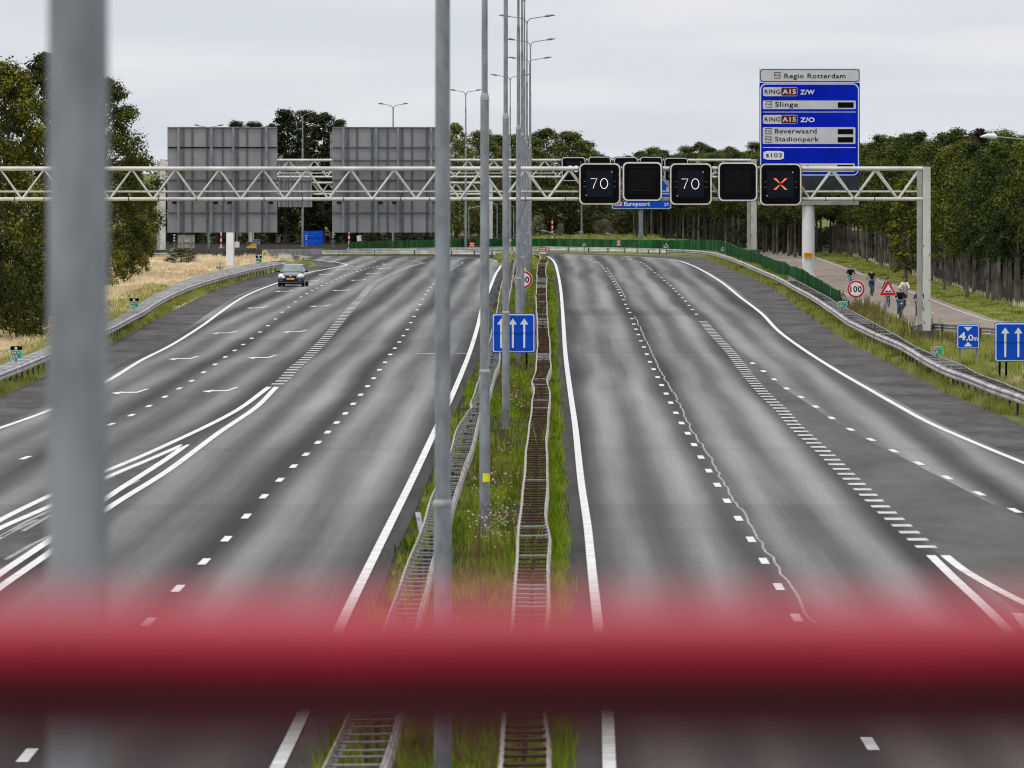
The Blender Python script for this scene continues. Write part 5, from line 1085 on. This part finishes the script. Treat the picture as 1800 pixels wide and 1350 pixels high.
# a far wood closes the view behind everything
v, f = leaf_cloud([(x, 1330 + rnd.uniform(0, 60), rnd.uniform(.5, 8.2)) for x in np.linspace(-95, 95, 520)], [rnd.uniform(1.1, 1.8) for _ in range(520)], 70, .5, 99)
v[:, 2] = np.maximum(v[:, 2], .02)
struct(mesh_obj('far_wood_foliage', v, f, M['leaf_dark']), 'stuff')

# ------------------------------------------------------------------ grass, straw, weeds
def xs(path):
    ys = np.array([p.y for p in path]); X = np.array([p.x for p in path]); o = np.argsort(ys, kind='stable'); ys, X = ys[o], X[o]
    return lambda Y: np.interp(Y, ys, X)
lim = lambda path, Ym: [p for p in path if p.y <= Ym]
fQ, fR, fN, fP = xs(lim(Qw, 800)), xs(lim(Rw, 800)), xs(lim(Nw, 840)), xs(lim(Pw, 770))
fSf, fTb = xs(lim(Sf, 800)), xs(Tb)
def tufts(name, m_, n, Y0, Y1, lo, hi, h, wd, blades, seed, lean=.5, power=2.0, spread=.10, clump=None):
    """blades of grass, denser where they are near"""
    r_ = np.random.default_rng(seed); u = r_.random(n)
    Y = 1 / (1 / Y0 + u * (1 / Y1 - 1 / Y0)) if power == 2 else Y0 + u * (Y1 - Y0)
    a, b = lo(Y), hi(Y); X = a + r_.random(n) * (b - a)
    if clump:                                     # patchy growth
        k = np.sin(X * 1.9 + Y * .11) + np.sin(X * .7 - Y * .07 + 1.3) + np.sin(Y * .23 + 4 * np.sin(X)); keep = r_.random(n) < np.clip(.5 + .3 * k * clump, .08, 1); X, Y = X[keep], Y[keep]; n = len(X)
    hh = r_.uniform(h[0], h[1], n) * (1 + .25 * np.sin(Y * .15 + X * 2))
    X = np.repeat(X, blades) + r_.normal(0, spread, n * blades); Y = np.repeat(Y, blades) + r_.normal(0, spread * 3, n * blades); hh = np.repeat(hh, blades) * r_.uniform(.5, 1.1, n * blades)
    m = n * blades; ang = r_.uniform(0, 2 * np.pi, m); lx, ly = np.cos(ang), np.sin(ang); ln = hh * r_.uniform(.05, lean, m); wv = wd * r_.uniform(.6, 1.3, m) * np.clip(Y / 330, .8, 2.2)
    z = np.zeros(m); px_ = np.abs(np.sin(ang * 3)) * .6 + .4
    v = np.stack([np.stack([X - wv * px_, Y, z], 1), np.stack([X + wv * px_, Y, z], 1), np.stack([X + lx * ln * .5 + wv * .5, Y + ly * ln * .5, hh * .62], 1), np.stack([X + lx * ln * 1.1, Y + ly * ln * 1.1, hh], 1), np.stack([X + lx * ln * .5 - wv * .5, Y + ly * ln * .5, hh * .62], 1)], 1).reshape(-1, 3)
    f = (np.arange(m)[:, None] * 5 + np.arange(5)).tolist()
    return struct(mesh_obj(name, v, f, M[m_]), 'stuff')
c_ = lambda k: (lambda Y: np.full_like(Y, k))
fL0, fL1, fR0, fR1 = xs(Ll), xs(Lrr), xs(Rl), xs(Rr_)
tufts('median_grass', 'grass', 2400, 118, 780, lambda Y: fQ(Y) + .16, lambda Y: fL0(Y) - .02, (.10, .28), .016, 6, 1, spread=.05, clump=.6)
tufts('median_grass', 'grass', 3200, 118, 780, lambda Y: fR1(Y) + .02, lambda Y: fR(Y) - .03, (.12, .38), .016, 6, 19, spread=.06, clump=.6)
tufts('median_grass', 'grass', 12000, 118, 780, lambda Y: fL1(Y) + .03, lambda Y: fR0(Y) - .03, (.07, .27), .014, 7, 20, clump=.9)
tufts('median_grass', 'grass', 2600, 118, 640, lambda Y: fL1(Y) + .06, lambda Y: fR0(Y) - .06, (.15, .42), .015, 5, 2, clump=1)
tufts('median_grass', 'grass', 500, 118, 700, lambda Y: fL0(Y) + .1, lambda Y: fL1(Y) - .1, (.3, 1.0), .015, 4, 21, clump=1)
tufts('median_grass', 'grass', 500, 118, 700, lambda Y: fR0(Y) + .1, lambda Y: fR1(Y) - .1, (.3, 1.0), .015, 4, 22, clump=1)
tufts('median_weeds', 'weed', 700, 118, 560, lambda Y: fL1(Y) + .1, lambda Y: fR0(Y) - .1, (.4, .9), .014, 5, 3, lean=.3, clump=1)
tufts('median_weeds', 'grass', 800, 122, 620, lambda Y: fR(Y) - .28, lambda Y: fR(Y) + .02, (.15, .5), .018, 6, 4)
tufts('median_weeds', 'grass', 260, 122, 620, lambda Y: fQ(Y) + .05, lambda Y: fQ(Y) + .3, (.15, .5), .018, 6, 5, spread=.05, clump=1)
tufts('verge_grass', 'grassy', 26000, 315, 850, lambda Y: fN(Y) + .02, lambda Y: np.minimum(fN(Y) + 2.6, 17.0), (.10, .34), .013, 7, 6, clump=.5)
tufts('verge_grass', 'grassy', 9000, 330, 545, lambda Y: fSf(Y) + .6, lambda Y: np.where(Y < 470, 19.5, 16.9), (.15, .45), .013, 7, 7, clump=.7)
tufts('verge_weeds', 'weed', 520, 430, 560, lambda Y: fSf(Y) + .8, lambda Y: np.where(Y < 468, 17.6, 16.7), (.3, 1.0), .018, 6, 8, lean=.3, clump=1.2)
tufts('verge_weeds', 'weed', 500, 330, 800, lambda Y: fN(Y) + .3, lambda Y: fN(Y) + 1.1, (.2, .45), .02, 6, 9, clump=1)
tufts('bank_grass', 'grassy', 13000, 505, 900, lambda Y: np.full_like(Y, 22.25), lambda Y: np.full_like(Y, 25.4), (.05, .16), .03, 5, 10)
tufts('bank_straw', 'straw', 420, 545, 880, lambda Y: np.full_like(Y, 24.9), lambda Y: np.full_like(Y, 25.6), (.12, .4), .02, 6, 11, clump=1)
tufts('verge_grass', 'grassy', 15000, 335, 800, lambda Y: np.minimum(fTb(Y) - 1.6, fP(Y) - 1.5), lambda Y: fP(Y) - .02, (.10, .34), .013, 7, 12, clump=.5)
tufts('verge_grass', 'grassy', 6000, 335, 640, lambda Y: fTb(Y) - 3.0, lambda Y: fTb(Y) - .5, (.15, .42), .02, 5, 13, clump=.8)
tufts('dry_grass', 'straw', 34000, 370, 862, lambda Y: fTb(Y) - 11 - (Y - 370) * .016, lambda Y: np.minimum(fTb(Y) - .9, np.interp(Y, [740, 800, 862], [99, -18.2, -20.5])), (.12, .36), .012, 7, 14, lean=.8, clump=.5)
tufts('dry_grass', 'straw', 260, 315, 372, lambda Y: np.full_like(Y, 15.5), lambda Y: np.full_like(Y, 19.5), (.2, .5), .014, 6, 15, lean=.6)
tufts('far_grass', 'grassy', 1500, 770, 870, lambda Y: np.interp(Y, [770, 835, 870], [-3.7, -4.4, -5]), lambda Y: np.interp(Y, [770, 835, 870], [-.2, -.6, -1.4]), (.12, .4), .03, 5, 16, power=1)
tufts('far_grass', 'grassy', 3500, 879, 912, lambda Y: np.interp(Y, [879, 890, 912], [-20, -20.3, -20.5]), lambda Y: np.full_like(Y, -4.), (.08, .28), .03, 5, 18, power=1, clump=.5)
tufts('far_grass', 'grassy', 5000, 955, 1110, lambda Y: np.full_like(Y, -3.), lambda Y: np.full_like(Y, 11.), (.1, .4), .03, 5, 17, power=1)
# seed heads and daisies of the median
r_ = np.random.default_rng(5); vs = []; fs = []
mb = MB()
for (xp, yp, n) in ((835, 880, 26), (850, 900, 30), (870, 870, 20), (890, 880, 18), (830, 960, 20), (880, 965, 60), (900, 955, 40), (860, 975, 30), (905, 730, 26), (895, 740, 22), (880, 830, 20), (845, 1290, 14), (740, 1290, 10), (850, 1240, 12), (905, 700, 12), (870, 940, 24)):
    c = gp(xp, yp)
    for _ in range(n):
        x, y, z = c.x + r_.normal(0, .22), c.y + r_.normal(0, 2.2), r_.uniform(.25, .75); s_ = r_.uniform(.012, .024)
        mb.add([(x - s_, y, z), (x, y, z - s_), (x + s_, y, z), (x, y, z + s_), (x, y - s_, z), (x, y + s_, z)], [(4, 0, 1), (4, 1, 2), (4, 2, 3), (4, 3, 0), (5, 1, 0), (5, 2, 1), (5, 3, 2), (5, 0, 3)])
struct(put('median_flowers', mb, M['flower'], smooth=False), 'stuff')
# ------------------------------------------------------------------ viaduct and its railing (the photographer's foreground)
struct(put('viaduct_deck', MB().box(-70, 70, -9, 7.1, 5.35, 6.15).box(-70, 70, 6.6, 7.1, 6.15, 6.5), M['deck'], smooth=False))  # edge ledge added out of view to block bounce light below the rail
for x in (-22, 14.5): struct(put('viaduct_pier', MB().box(x - .6, x + .6, -6, 4, -.1, 5.34), M['deck'], smooth=False))
YR = 5.8; zc = HC - (1183 - PY) * YR / F
root = thing('viaduct_railing', 'blurred red railing across the bottom of the view', 'railing', (0, YR, 6.15))
prof = [(.125 * math.sin(R(t)), .015 + .0275 * math.cos(R(t))) for t in range(0, 91, 10)] + [(.122, .010), (.090, -.003), (.055, -.019), (.025, -.033), (.010, -.0415)]
prof = prof + [(-y, z) for y, z in prof[:0:-1]]                    # broad on top, undercut below: section made up to darken the underside
np_ = len(prof); hv = [(x, YR + y, zc + z) for x in (-9, 9) for y, z in prof]
hr = MB().add(hv, [(j, (j + 1) % np_, (j + 1) % np_ + np_, j + np_) for j in range(np_)] + [tuple(range(np_)), tuple(range(2 * np_ - 1, np_ - 1, -1))])
put('handrail', hr, M['redrail'], root)
put('lower_rail', MB().tube([(-9, YR, 6.45), (9, YR, 6.45)], .022, 12), M['redrail'], root)
for x in (-7.5, -5.25, -3, -1.5, 1.5, 3, 5.25, 7.5): put('post', MB().box(x - .02, x + .02, YR - .03, YR + .03, 6.15, zc - .02), M['redrail'], root)

# ------------------------------------------------------------------ car
def build_car(c, rz, label):
    root = thing('hatchback_car', label, 'car', (0, 0, 0))
    # stations along the length: y, half width at sill / belt, sill z, belt (hood/shoulder) z ; -y is the front
    st = [(-1.86, .52, .56, .30, .58), (-1.80, .68, .70, .24, .70), (-1.62, .79, .775, .20, .80), (-1.30, .835, .80, .19, .88), (-.98, .845, .815, .19, .955), (-.75, .845, .83, .19, 1.0), (0, .848, .84, .19, 1.02), (.9, .845, .83, .20, 1.05), (1.55, .82, .79, .22, 1.05), (1.83, .74, .72, .28, 1.0), (1.88, .66, .64, .34, .9)]
    vs = []; K = 12
    for y, ws, wb, z0, z1 in st:
        zc_ = z1 + (.035 if -1.7 < y < -.7 else .02)
        half = [(0, z0), (ws * .8, z0), (ws, z0 + .09), (ws * 1.0, z0 + .3 * (z1 - z0)), (wb * 1.02, z0 + .72 * (z1 - z0)), (wb * .93, z1 - .02), (wb * .55, zc_), ]
        full = half + [(-x, z) for x, z in half[-1:0:-1]]
        vs += [(x, y, z) for x, z in full]
    K = 13; n = len(st)
    fs = [(i * K + j, i * K + (j + 1) % K, (i + 1) * K + (j + 1) % K, (i + 1) * K + j) for i in range(n - 1) for j in range(K)] + [tuple(range(K)), tuple((n - 1) * K + j for j in range(K - 1, -1, -1))]
    mb = MB(); mb.add(vs, fs)
    # greenhouse pillars and roof
    gh = [(-.88, .70, .98), (-.62, .715, 1.12), (-.16, .635, 1.42), (.05, .60, 1.475), (.55, .60, 1.50), (1.15, .59, 1.47), (1.45, .60, 1.38), (1.80, .68, 1.03)]
    rows = []
    for y, w_, z in gh:
        rows.append([(-w_ * 1.0, y, min(z, 1.0)), (-w_, y, z - .05), (-w_ * .86, y, z), (0, y, z + .025), (w_ * .86, y, z), (w_, y, z - .05), (w_ * 1.0, y, min(z, 1.0))])
    body = put('body', mb, M['carpaint'], root)
    bl = body.modifiers.new('round', 'SUBSURF'); bl.levels = 1; bl.render_levels = 1
    rv = [p for r_ in rows[2:] for p in r_]; m2 = MB(); m2.add(rv, [(i * 7 + j, i * 7 + j + 1, (i + 1) * 7 + j + 1, (i + 1) * 7 + j) for i in range(len(rows) - 3) for j in range(1, 5)])
    for sx in (-1, 1):                                   # A, B and C pillars
        m2.tube([(sx * .735, -.86, .97), (sx * .70, -.62, 1.10), (sx * .60, -.14, 1.43)], .035, 8); m2.tube([(sx * .80, .30, 1.0), (sx * .61, .34, 1.45)], .035, 8); m2.tube([(sx * .76, 1.72, 1.0), (sx * .60, 1.40, 1.40)], .06, 8)
        m2.tube([(sx * .60, -.14, 1.43), (sx * .585, .55, 1.475), (sx * .60, 1.40, 1.40)], .035, 8)
    put('roof', m2, M['carpaint'], root)
    put('windscreen', MB().add([(-.70, -.85, .985), (.70, -.85, .985), (.665, -.6, 1.12), (.57, -.15, 1.425), (-.57, -.15, 1.425), (-.665, -.6, 1.12), (0, -.93, .99), (0, -.66, 1.13), (0, -.18, 1.445)], [(0, 6, 7, 5), (6, 1, 2, 7), (5, 7, 8, 4), (7, 2, 3, 8)]), M['glass'], root)
    put('wiper', MB().tube([(-.62, -.9, .995), (0, -.965, 1.0), (.62, -.9, .995)], .018, 6), M['carblack'], root)
    for sx in (-1, 1):
        put('side_window', MB().add([(sx * .745, -.80, 1.0), (sx * .80, .28, 1.01), (sx * .615, .30, 1.43), (sx * .61, -.12, 1.42)], [(0, 1, 2, 3)]), M['glass'], root)
        put('side_window', MB().add([(sx * .80, .34, 1.01), (sx * .765, 1.62, 1.02), (sx * .62, 1.38, 1.39), (sx * .615, .36, 1.43)], [(0, 1, 2, 3)]), M['glass'], root)
        hl = MB(); hl.add([(sx * .44, -1.835, .66), (sx * .66, -1.775, .60), (sx * .80, -1.56, .66), (sx * .815, -1.42, .84), (sx * .70, -1.56, .885), (sx * .50, -1.73, .80), (sx * .64, -1.80, .735)], [(0, 1, 6), (1, 2, 6), (2, 3, 6), (3, 4, 6), (4, 5, 6), (5, 0, 6)]); put('headlight', hl, M['lamp'], root)
        put('mirror', MB().tube([(sx * .80, -.60, 1.0), (sx * .90, -.62, 1.03), (sx * 1.02, -.60, 1.04)], [.03, .085, .055], 8), M['carblack'], root)
        put('fog_lamp', MB().tube([(sx * .60, -1.83, .42), (sx * .60, -1.85, .42)], .06, 10), M['galvdark'], root)
    put('rear_window', MB().add([(-.64, 1.80, 1.05), (.64, 1.80, 1.05), (.55, 1.48, 1.37), (-.55, 1.48, 1.37)], [(0, 1, 2, 3)]), M['glass'], root)
    put('grille', MB().prism(rrect(-.37, .37, .665, .745, .035), -1.91, -1.84), M['carblack'], root); put('badge', MB().tube([(0, -1.93, .735), (0, -1.90, .735)], .085, 16), M['chrome'], root)
    bp_ = MB(); q = [(-.80, -1.50), (-.72, -1.77), (-.45, -1.885), (0, -1.915), (.45, -1.885), (.72, -1.77), (.80, -1.50)]
    bp_.add([(x, y, z) for z in (.30, .40, .53) for x, y in q], [(k * 7 + j, k * 7 + j + 1, k * 7 + j + 8, k * 7 + j + 7) for k in range(2) for j in range(6)]); put('bumper', bp_, M['carblack'], root)
    put('lower_lip', MB().tube([(-.74, -1.70, .27), (-.45, -1.87, .26), (0, -1.90, .26), (.45, -1.87, .26), (.74, -1.70, .27)], .035, 8), M['carpaint'], root)
    put('number_plate', MB().box(-.25, .25, -1.945, -1.92, .475, .585), M['plate'], root, smooth=False)
    for y in (-1.18, 1.28):
        for sx in (-1, 1):
            w_ = thing('wheel', '', '', (0, 0, 0)); del w_['label']; del w_['category']; w_.parent = root
            put('tyre', MB().tube([(sx * .66, y, .29), (sx * .69, y, .29), (sx * .83, y, .29), (sx * .85, y, .29)], [.26, .295, .295, .26], 24), M['tyre'], w_)
            put('rim', MB().tube([(sx * .80, y, .29), (sx * .858, y, .29)], [.19, .175], 20), M['rim'], w_)
    put('underbody', MB().box(-.66, .66, -1.6, 1.6, .17, .24), M['tyre'], root)
    root.location = c; root.rotation_euler = (0, 0, rz); root.scale = (.98, 1, .93)
cc = gp(514.5, 504.5); cc.y += 1.4
build_car((cc.x, cc.y, .03), R(-4), 'dark slate blue hatchback with a yellow plate driving towards the viewer')

# ------------------------------------------------------------------ cyclists and bicycles
def skel(name, vr, edges, m_, parent, root_i=0, sub=1):
    bm = bmesh.new(); sl = bm.verts.layers.skin.verify(); bv = []
    for i, (p, r) in enumerate(vr):
        v = bm.verts.new(p); v[sl].radius = (r, r); v[sl].use_root = (i == root_i); bv.append(v)
    for a, b in edges: bm.edges.new((bv[a], bv[b]))
    me = bpy.data.meshes.new(name); bm.to_mesh(me); bm.free(); me.materials.append(m_)
    o = bpy.data.objects.new(name, me); COL.objects.link(o); o.parent = parent; o['_o'] = [0, 0, 0]
    sk = o.modifiers.new('skin', 'SKIN'); sk.use_smooth_shade = True
    ss = o.modifiers.new('smooth', 'SUBSURF'); ss.levels = sub; ss.render_levels = sub
    return o
def bicycle(loc, rz, sc_, label, basket=False):
    root = thing('bicycle', label, 'bicycle', (0, 0, 0), 'bicycles on the service road')
    for y in (-.53, .53):
        w_ = thing('wheel', '', '', (0, 0, 0)); del w_['label']; del w_['category']; w_.parent = root
        ring = [(0, y + .325 * math.cos(2 * math.pi * k / 24), .345 + .325 * math.sin(2 * math.pi * k / 24)) for k in range(25)]
        put('tyre', MB().tube(ring, .022, 6, cap=False), M['tyre'], w_)
        sp = MB()
        for k in range(8): q = math.pi * k / 8; sp.tube([(0, y - .3 * math.cos(q), .345 - .3 * math.sin(q)), (0, y + .3 * math.cos(q), .345 + .3 * math.sin(q))], .004, 4)
        put('spokes', sp, M['rim'], w_)
    fr = MB()
    for a, b in (((0, -.10, .30), (0, -.22, .88)), ((0, -.10, .30), (0, .36, .82)), ((0, -.19, .78), (0, .36, .86)), ((0, -.53, .345), (0, -.10, .30)), ((0, -.53, .345), (0, -.19, .78)), ((0, .34, .98), (0, .40, .70))): fr.tube([a, b], .02, 8)
    for sx in (-.05, .05): fr.tube([(sx, .40, .70), (sx, .53, .345)], .014, 6)
    put('frame', fr, M['bike'], root)
    put('saddle', MB().tube([(0, -.36, .93), (0, -.25, .94), (0, -.10, .92)], [.09, .075, .03], 8), M['tyre'], root)
    put('handlebar', MB().tube([(-.30, .28, 1.06), (-.22, .38, 1.08), (0, .36, 1.04), (.22, .38, 1.08), (.30, .28, 1.06)], .015, 8), M['galvdark'], root)
    put('crank', MB().tube([(-.16, -.02, .17), (-.09, -.02, .17), (-.06, -.1, .3), (.06, -.1, .3), (.09, -.18, .43), (.16, -.18, .43)], .014, 6), M['galvdark'], root)
    put('headlamp', MB().tube([(0, .44, .86), (0, .50, .86)], [.03, .045], 10), M['lamp'], root)
    put('mudguard', MB().tube([(0, -.53 - .36 * math.cos(R(t)), .345 + .36 * math.sin(R(t))) for t in range(10, 140, 20)], .024, 6), M['bike'], root)
    if basket:
        b = MB(); 
        for k in range(5):
            for x0, x1, y0, y1 in ((-.22, .22, .42, .44), (-.22, .22, .74, .76), (-.22, -.20, .42, .76), (.20, .22, .42, .76)): b.box(x0, x1, y0, y1, .84 + .055 * k, .88 + .055 * k)
        b.box(-.22, .22, .42, .76, .82, .84); put('crate', b, M['basket'], root, smooth=False)
    root.location = loc; root.rotation_euler = (0, 0, rz); root.scale = (sc_,) * 3
def cyclist(loc, rz, sc_, label, top, legs, hair, skin='skin', turn=0.0, bun=False, shorts=False, long_=True, bare=False):
    root = thing('person', label, 'person', (0, 0, 0), 'young people cycling on the service road'); S = M[skin]
    ct, st_ = math.cos(turn), math.sin(turn)
    V = [((0, -.24, .99), .12), ((0, -.19, 1.16), .105), ((0, -.13, 1.34), .12), ((0, -.10, 1.45), .07), ((0, -.085, 1.52), .05), ((0, -.075, 1.60), .078), ((0, -.08, 1.69), .092), ((0, -.085, 1.755), .06)]
    E = [(i, i + 1) for i in range(7)]
    nose = len(V); V.append(((st_ * .105, -.075 + ct * .105, 1.645), .014)); E.append((5, nose))
    for sx in (-1, 1):
        b = len(V); V += [((sx * .16, -.11, 1.42), .055), ((sx * .25, .02, 1.22), .042), ((sx * .275, .22, 1.115), .031), ((sx * .28, .275, 1.095), .026)]; E += [(2, b), (b, b + 1), (b + 1, b + 2), (b + 2, b + 3)]
        for k in range(4):                              # fingers curled over the grip
            f0 = len(V); x = sx * (.252 + .018 * k); V += [((x, .31, 1.098), .009), ((x, .335 - .004 * k, 1.075), .008), ((x, .318, 1.052), .007)]; E += [(b + 3, f0), (f0, f0 + 1), (f0 + 1, f0 + 2)]
        f0 = len(V); V += [((sx * .245, .285, 1.075), .010), ((sx * .24, .305, 1.055), .008)]; E += [(b + 3, f0), (f0, f0 + 1)]
        l = len(V); up = sx < 0
        kn = (sx * .12, .14, .80) if up else (sx * .11, .08, .63); an = (sx * .13, -.12, .50) if up else (sx * .13, -.06, .24)
        V += [((sx * .09, -.22, .95), .095), (kn, .062), (an, .04), ((an[0], an[1] - .01, an[2] - .06), .04), ((an[0], an[1] + .15, an[2] - .08), .03)]; E += [(0, l), (l, l + 1), (l + 1, l + 2), (l + 2, l + 3), (l + 3, l + 4)]
    skel('body', V, E, S, root)
    # clothes: the same bones a little wider
    tv = [((0, -.24, 1.0), .135), ((0, -.19, 1.16), .13), ((0, -.13, 1.34), .142), ((0, -.10, 1.44), .08)]; te = [(0, 1), (1, 2), (2, 3)]
    for sx in (-1, 1):
        b = len(tv); tv += [((sx * .165, -.11, 1.42), .074), ((sx * .255, .02, 1.22), .058)]; te += [(2, b), (b, b + 1)]
        if long_: tv.append(((sx * .277, .20, 1.122), .045)); te.append((b + 1, b + 2))
        else: tv[-1] = ((sx * .205, -.05, 1.33), .066)
    skel('jacket' if long_ else 'shirt', tv, te, M[top], root)
    lv = [((0, -.24, .99), .14)]; le = []
    for sx in (-1, 1):
        up = sx < 0; kn = (sx * .12, .14, .80) if up else (sx * .11, .08, .63); an = (sx * .13, -.12, .52) if up else (sx * .13, -.06, .27)
        b = len(lv); lv.append(((sx * .09, -.2, .95), .112)); le.append((0, b))
        if shorts: lv.append(((sx * .105, -.02, .87 if up else .80), .088)); le.append((b, b + 1))
        else: lv += [(kn, .078), (an, .055)]; le += [(b, b + 1), (b + 1, b + 2)]
    skel('shorts' if shorts else 'trousers', lv, le, M[legs], root)
    for sx in (-1, 1):
        an = (sx * .13, -.12, .42) if sx < 0 else (sx * .13, -.06, .17)
        skel('shoe', [((an[0], an[1] - .05, an[2] + .03), .045), ((an[0], an[1] + .06, an[2] + .005), .042), ((an[0], an[1] + .16, an[2] - .005), .035)], [(0, 1), (1, 2)], M['c_white'], root)
    hx_, hy_ = -st_ * .03, -ct * .03
    hv = [((hx_ * 1.2, -.08 + hy_ * 1.4, 1.62), .062), ((hx_, -.08 + hy_, 1.70), .094), ((0, -.08 + hy_ * .4, 1.765), .066)]; he = [(0, 1), (1, 2)]
    if bun: hv.append(((-st_ * .06, -.08 - ct * .09, 1.80), .05)); he.append((2, 3))
    skel('hair', hv, he, M[hair], root)
    face = MB()                                          # eyes and mouth on the side the head faces
    for k in (-1, 1):
        ex, ey = st_ * .083 + ct * .032 * k, -.078 + ct * .083 - st_ * .032 * k; face.box(ex - .008, ex + .008, ey - .008, ey + .008, 1.668, 1.68)
    put('eyes', face, M['ink'], root); mo = MB().box(st_ * .075 - .018, st_ * .075 + .018, -.075 + ct * .075 - .01, -.075 + ct * .075 + .012, 1.59, 1.60); put('mouth', mo, M['rustspot'], root)
    root.location = loc; root.rotation_euler = (0, 0, rz); root.scale = (sc_,) * 3
TO = math.pi                                             # riding towards the viewer
for px_, py_, rz, sc_, bl_, pl_, kw in (
    (1496, 512, TO + .12, .90, 'bicycle ridden by the man in the dark sweater', 'man in a dark sweater cycling at the head of the group behind the 100 sign', dict(top='c_black', legs='c_pale', hair='hair', turn=1.0)),
    (1532.5, 521, .05, .92, 'bicycle seen from behind under the rider in the black shirt', 'cyclist in a black short sleeved shirt seen from behind', dict(top='c_black', legs='c_denim', hair='hair2', long_=False, turn=.5)),
    (1560.5, 540.5, .1, .92, 'bicycle behind the triangular warning sign', 'cyclist in dark clothes hidden behind the triangular warning sign', dict(top='c_black', legs='c_black', hair='hair', long_=False, skin='skin2', shorts=True)),
    (1590.5, 541, TO - .1, .92, 'bicycle ridden by the woman in the white top', 'woman in a white top with her dark hair in a bun, cycling', dict(top='c_white', legs='c_pale', hair='hair', bun=True, shorts=True, skin='skin2', turn=-1.1)),
    (1583.5, 562, TO + .05, .92, 'bicycle with a headlamp behind the tall weeds', 'red haired cyclist in a dark jacket and jeans behind the weeds', dict(top='c_black', legs='c_denim', hair='hair2', turn=.15)),
    (1616, 565, TO, .92, 'bicycle with a grey blue crate beside the gantry leg', 'cyclist in a dark jacket over white, half hidden by the gantry leg', dict(top='c_grey', legs='c_black', hair='hair2', turn=.1))):
    p = gp(px_, py_); l_ = (p.x, p.y + .5, .012)
    bicycle(l_, rz, sc_, bl_, 'crate' in bl_); cyclist(l_, rz, sc_, pl_, **kw)

# ------------------------------------------------------------------ tidy up
for o in list(bpy.data.objects):
    for k in ('_o', '_H'):
        if k in o: del o[k]
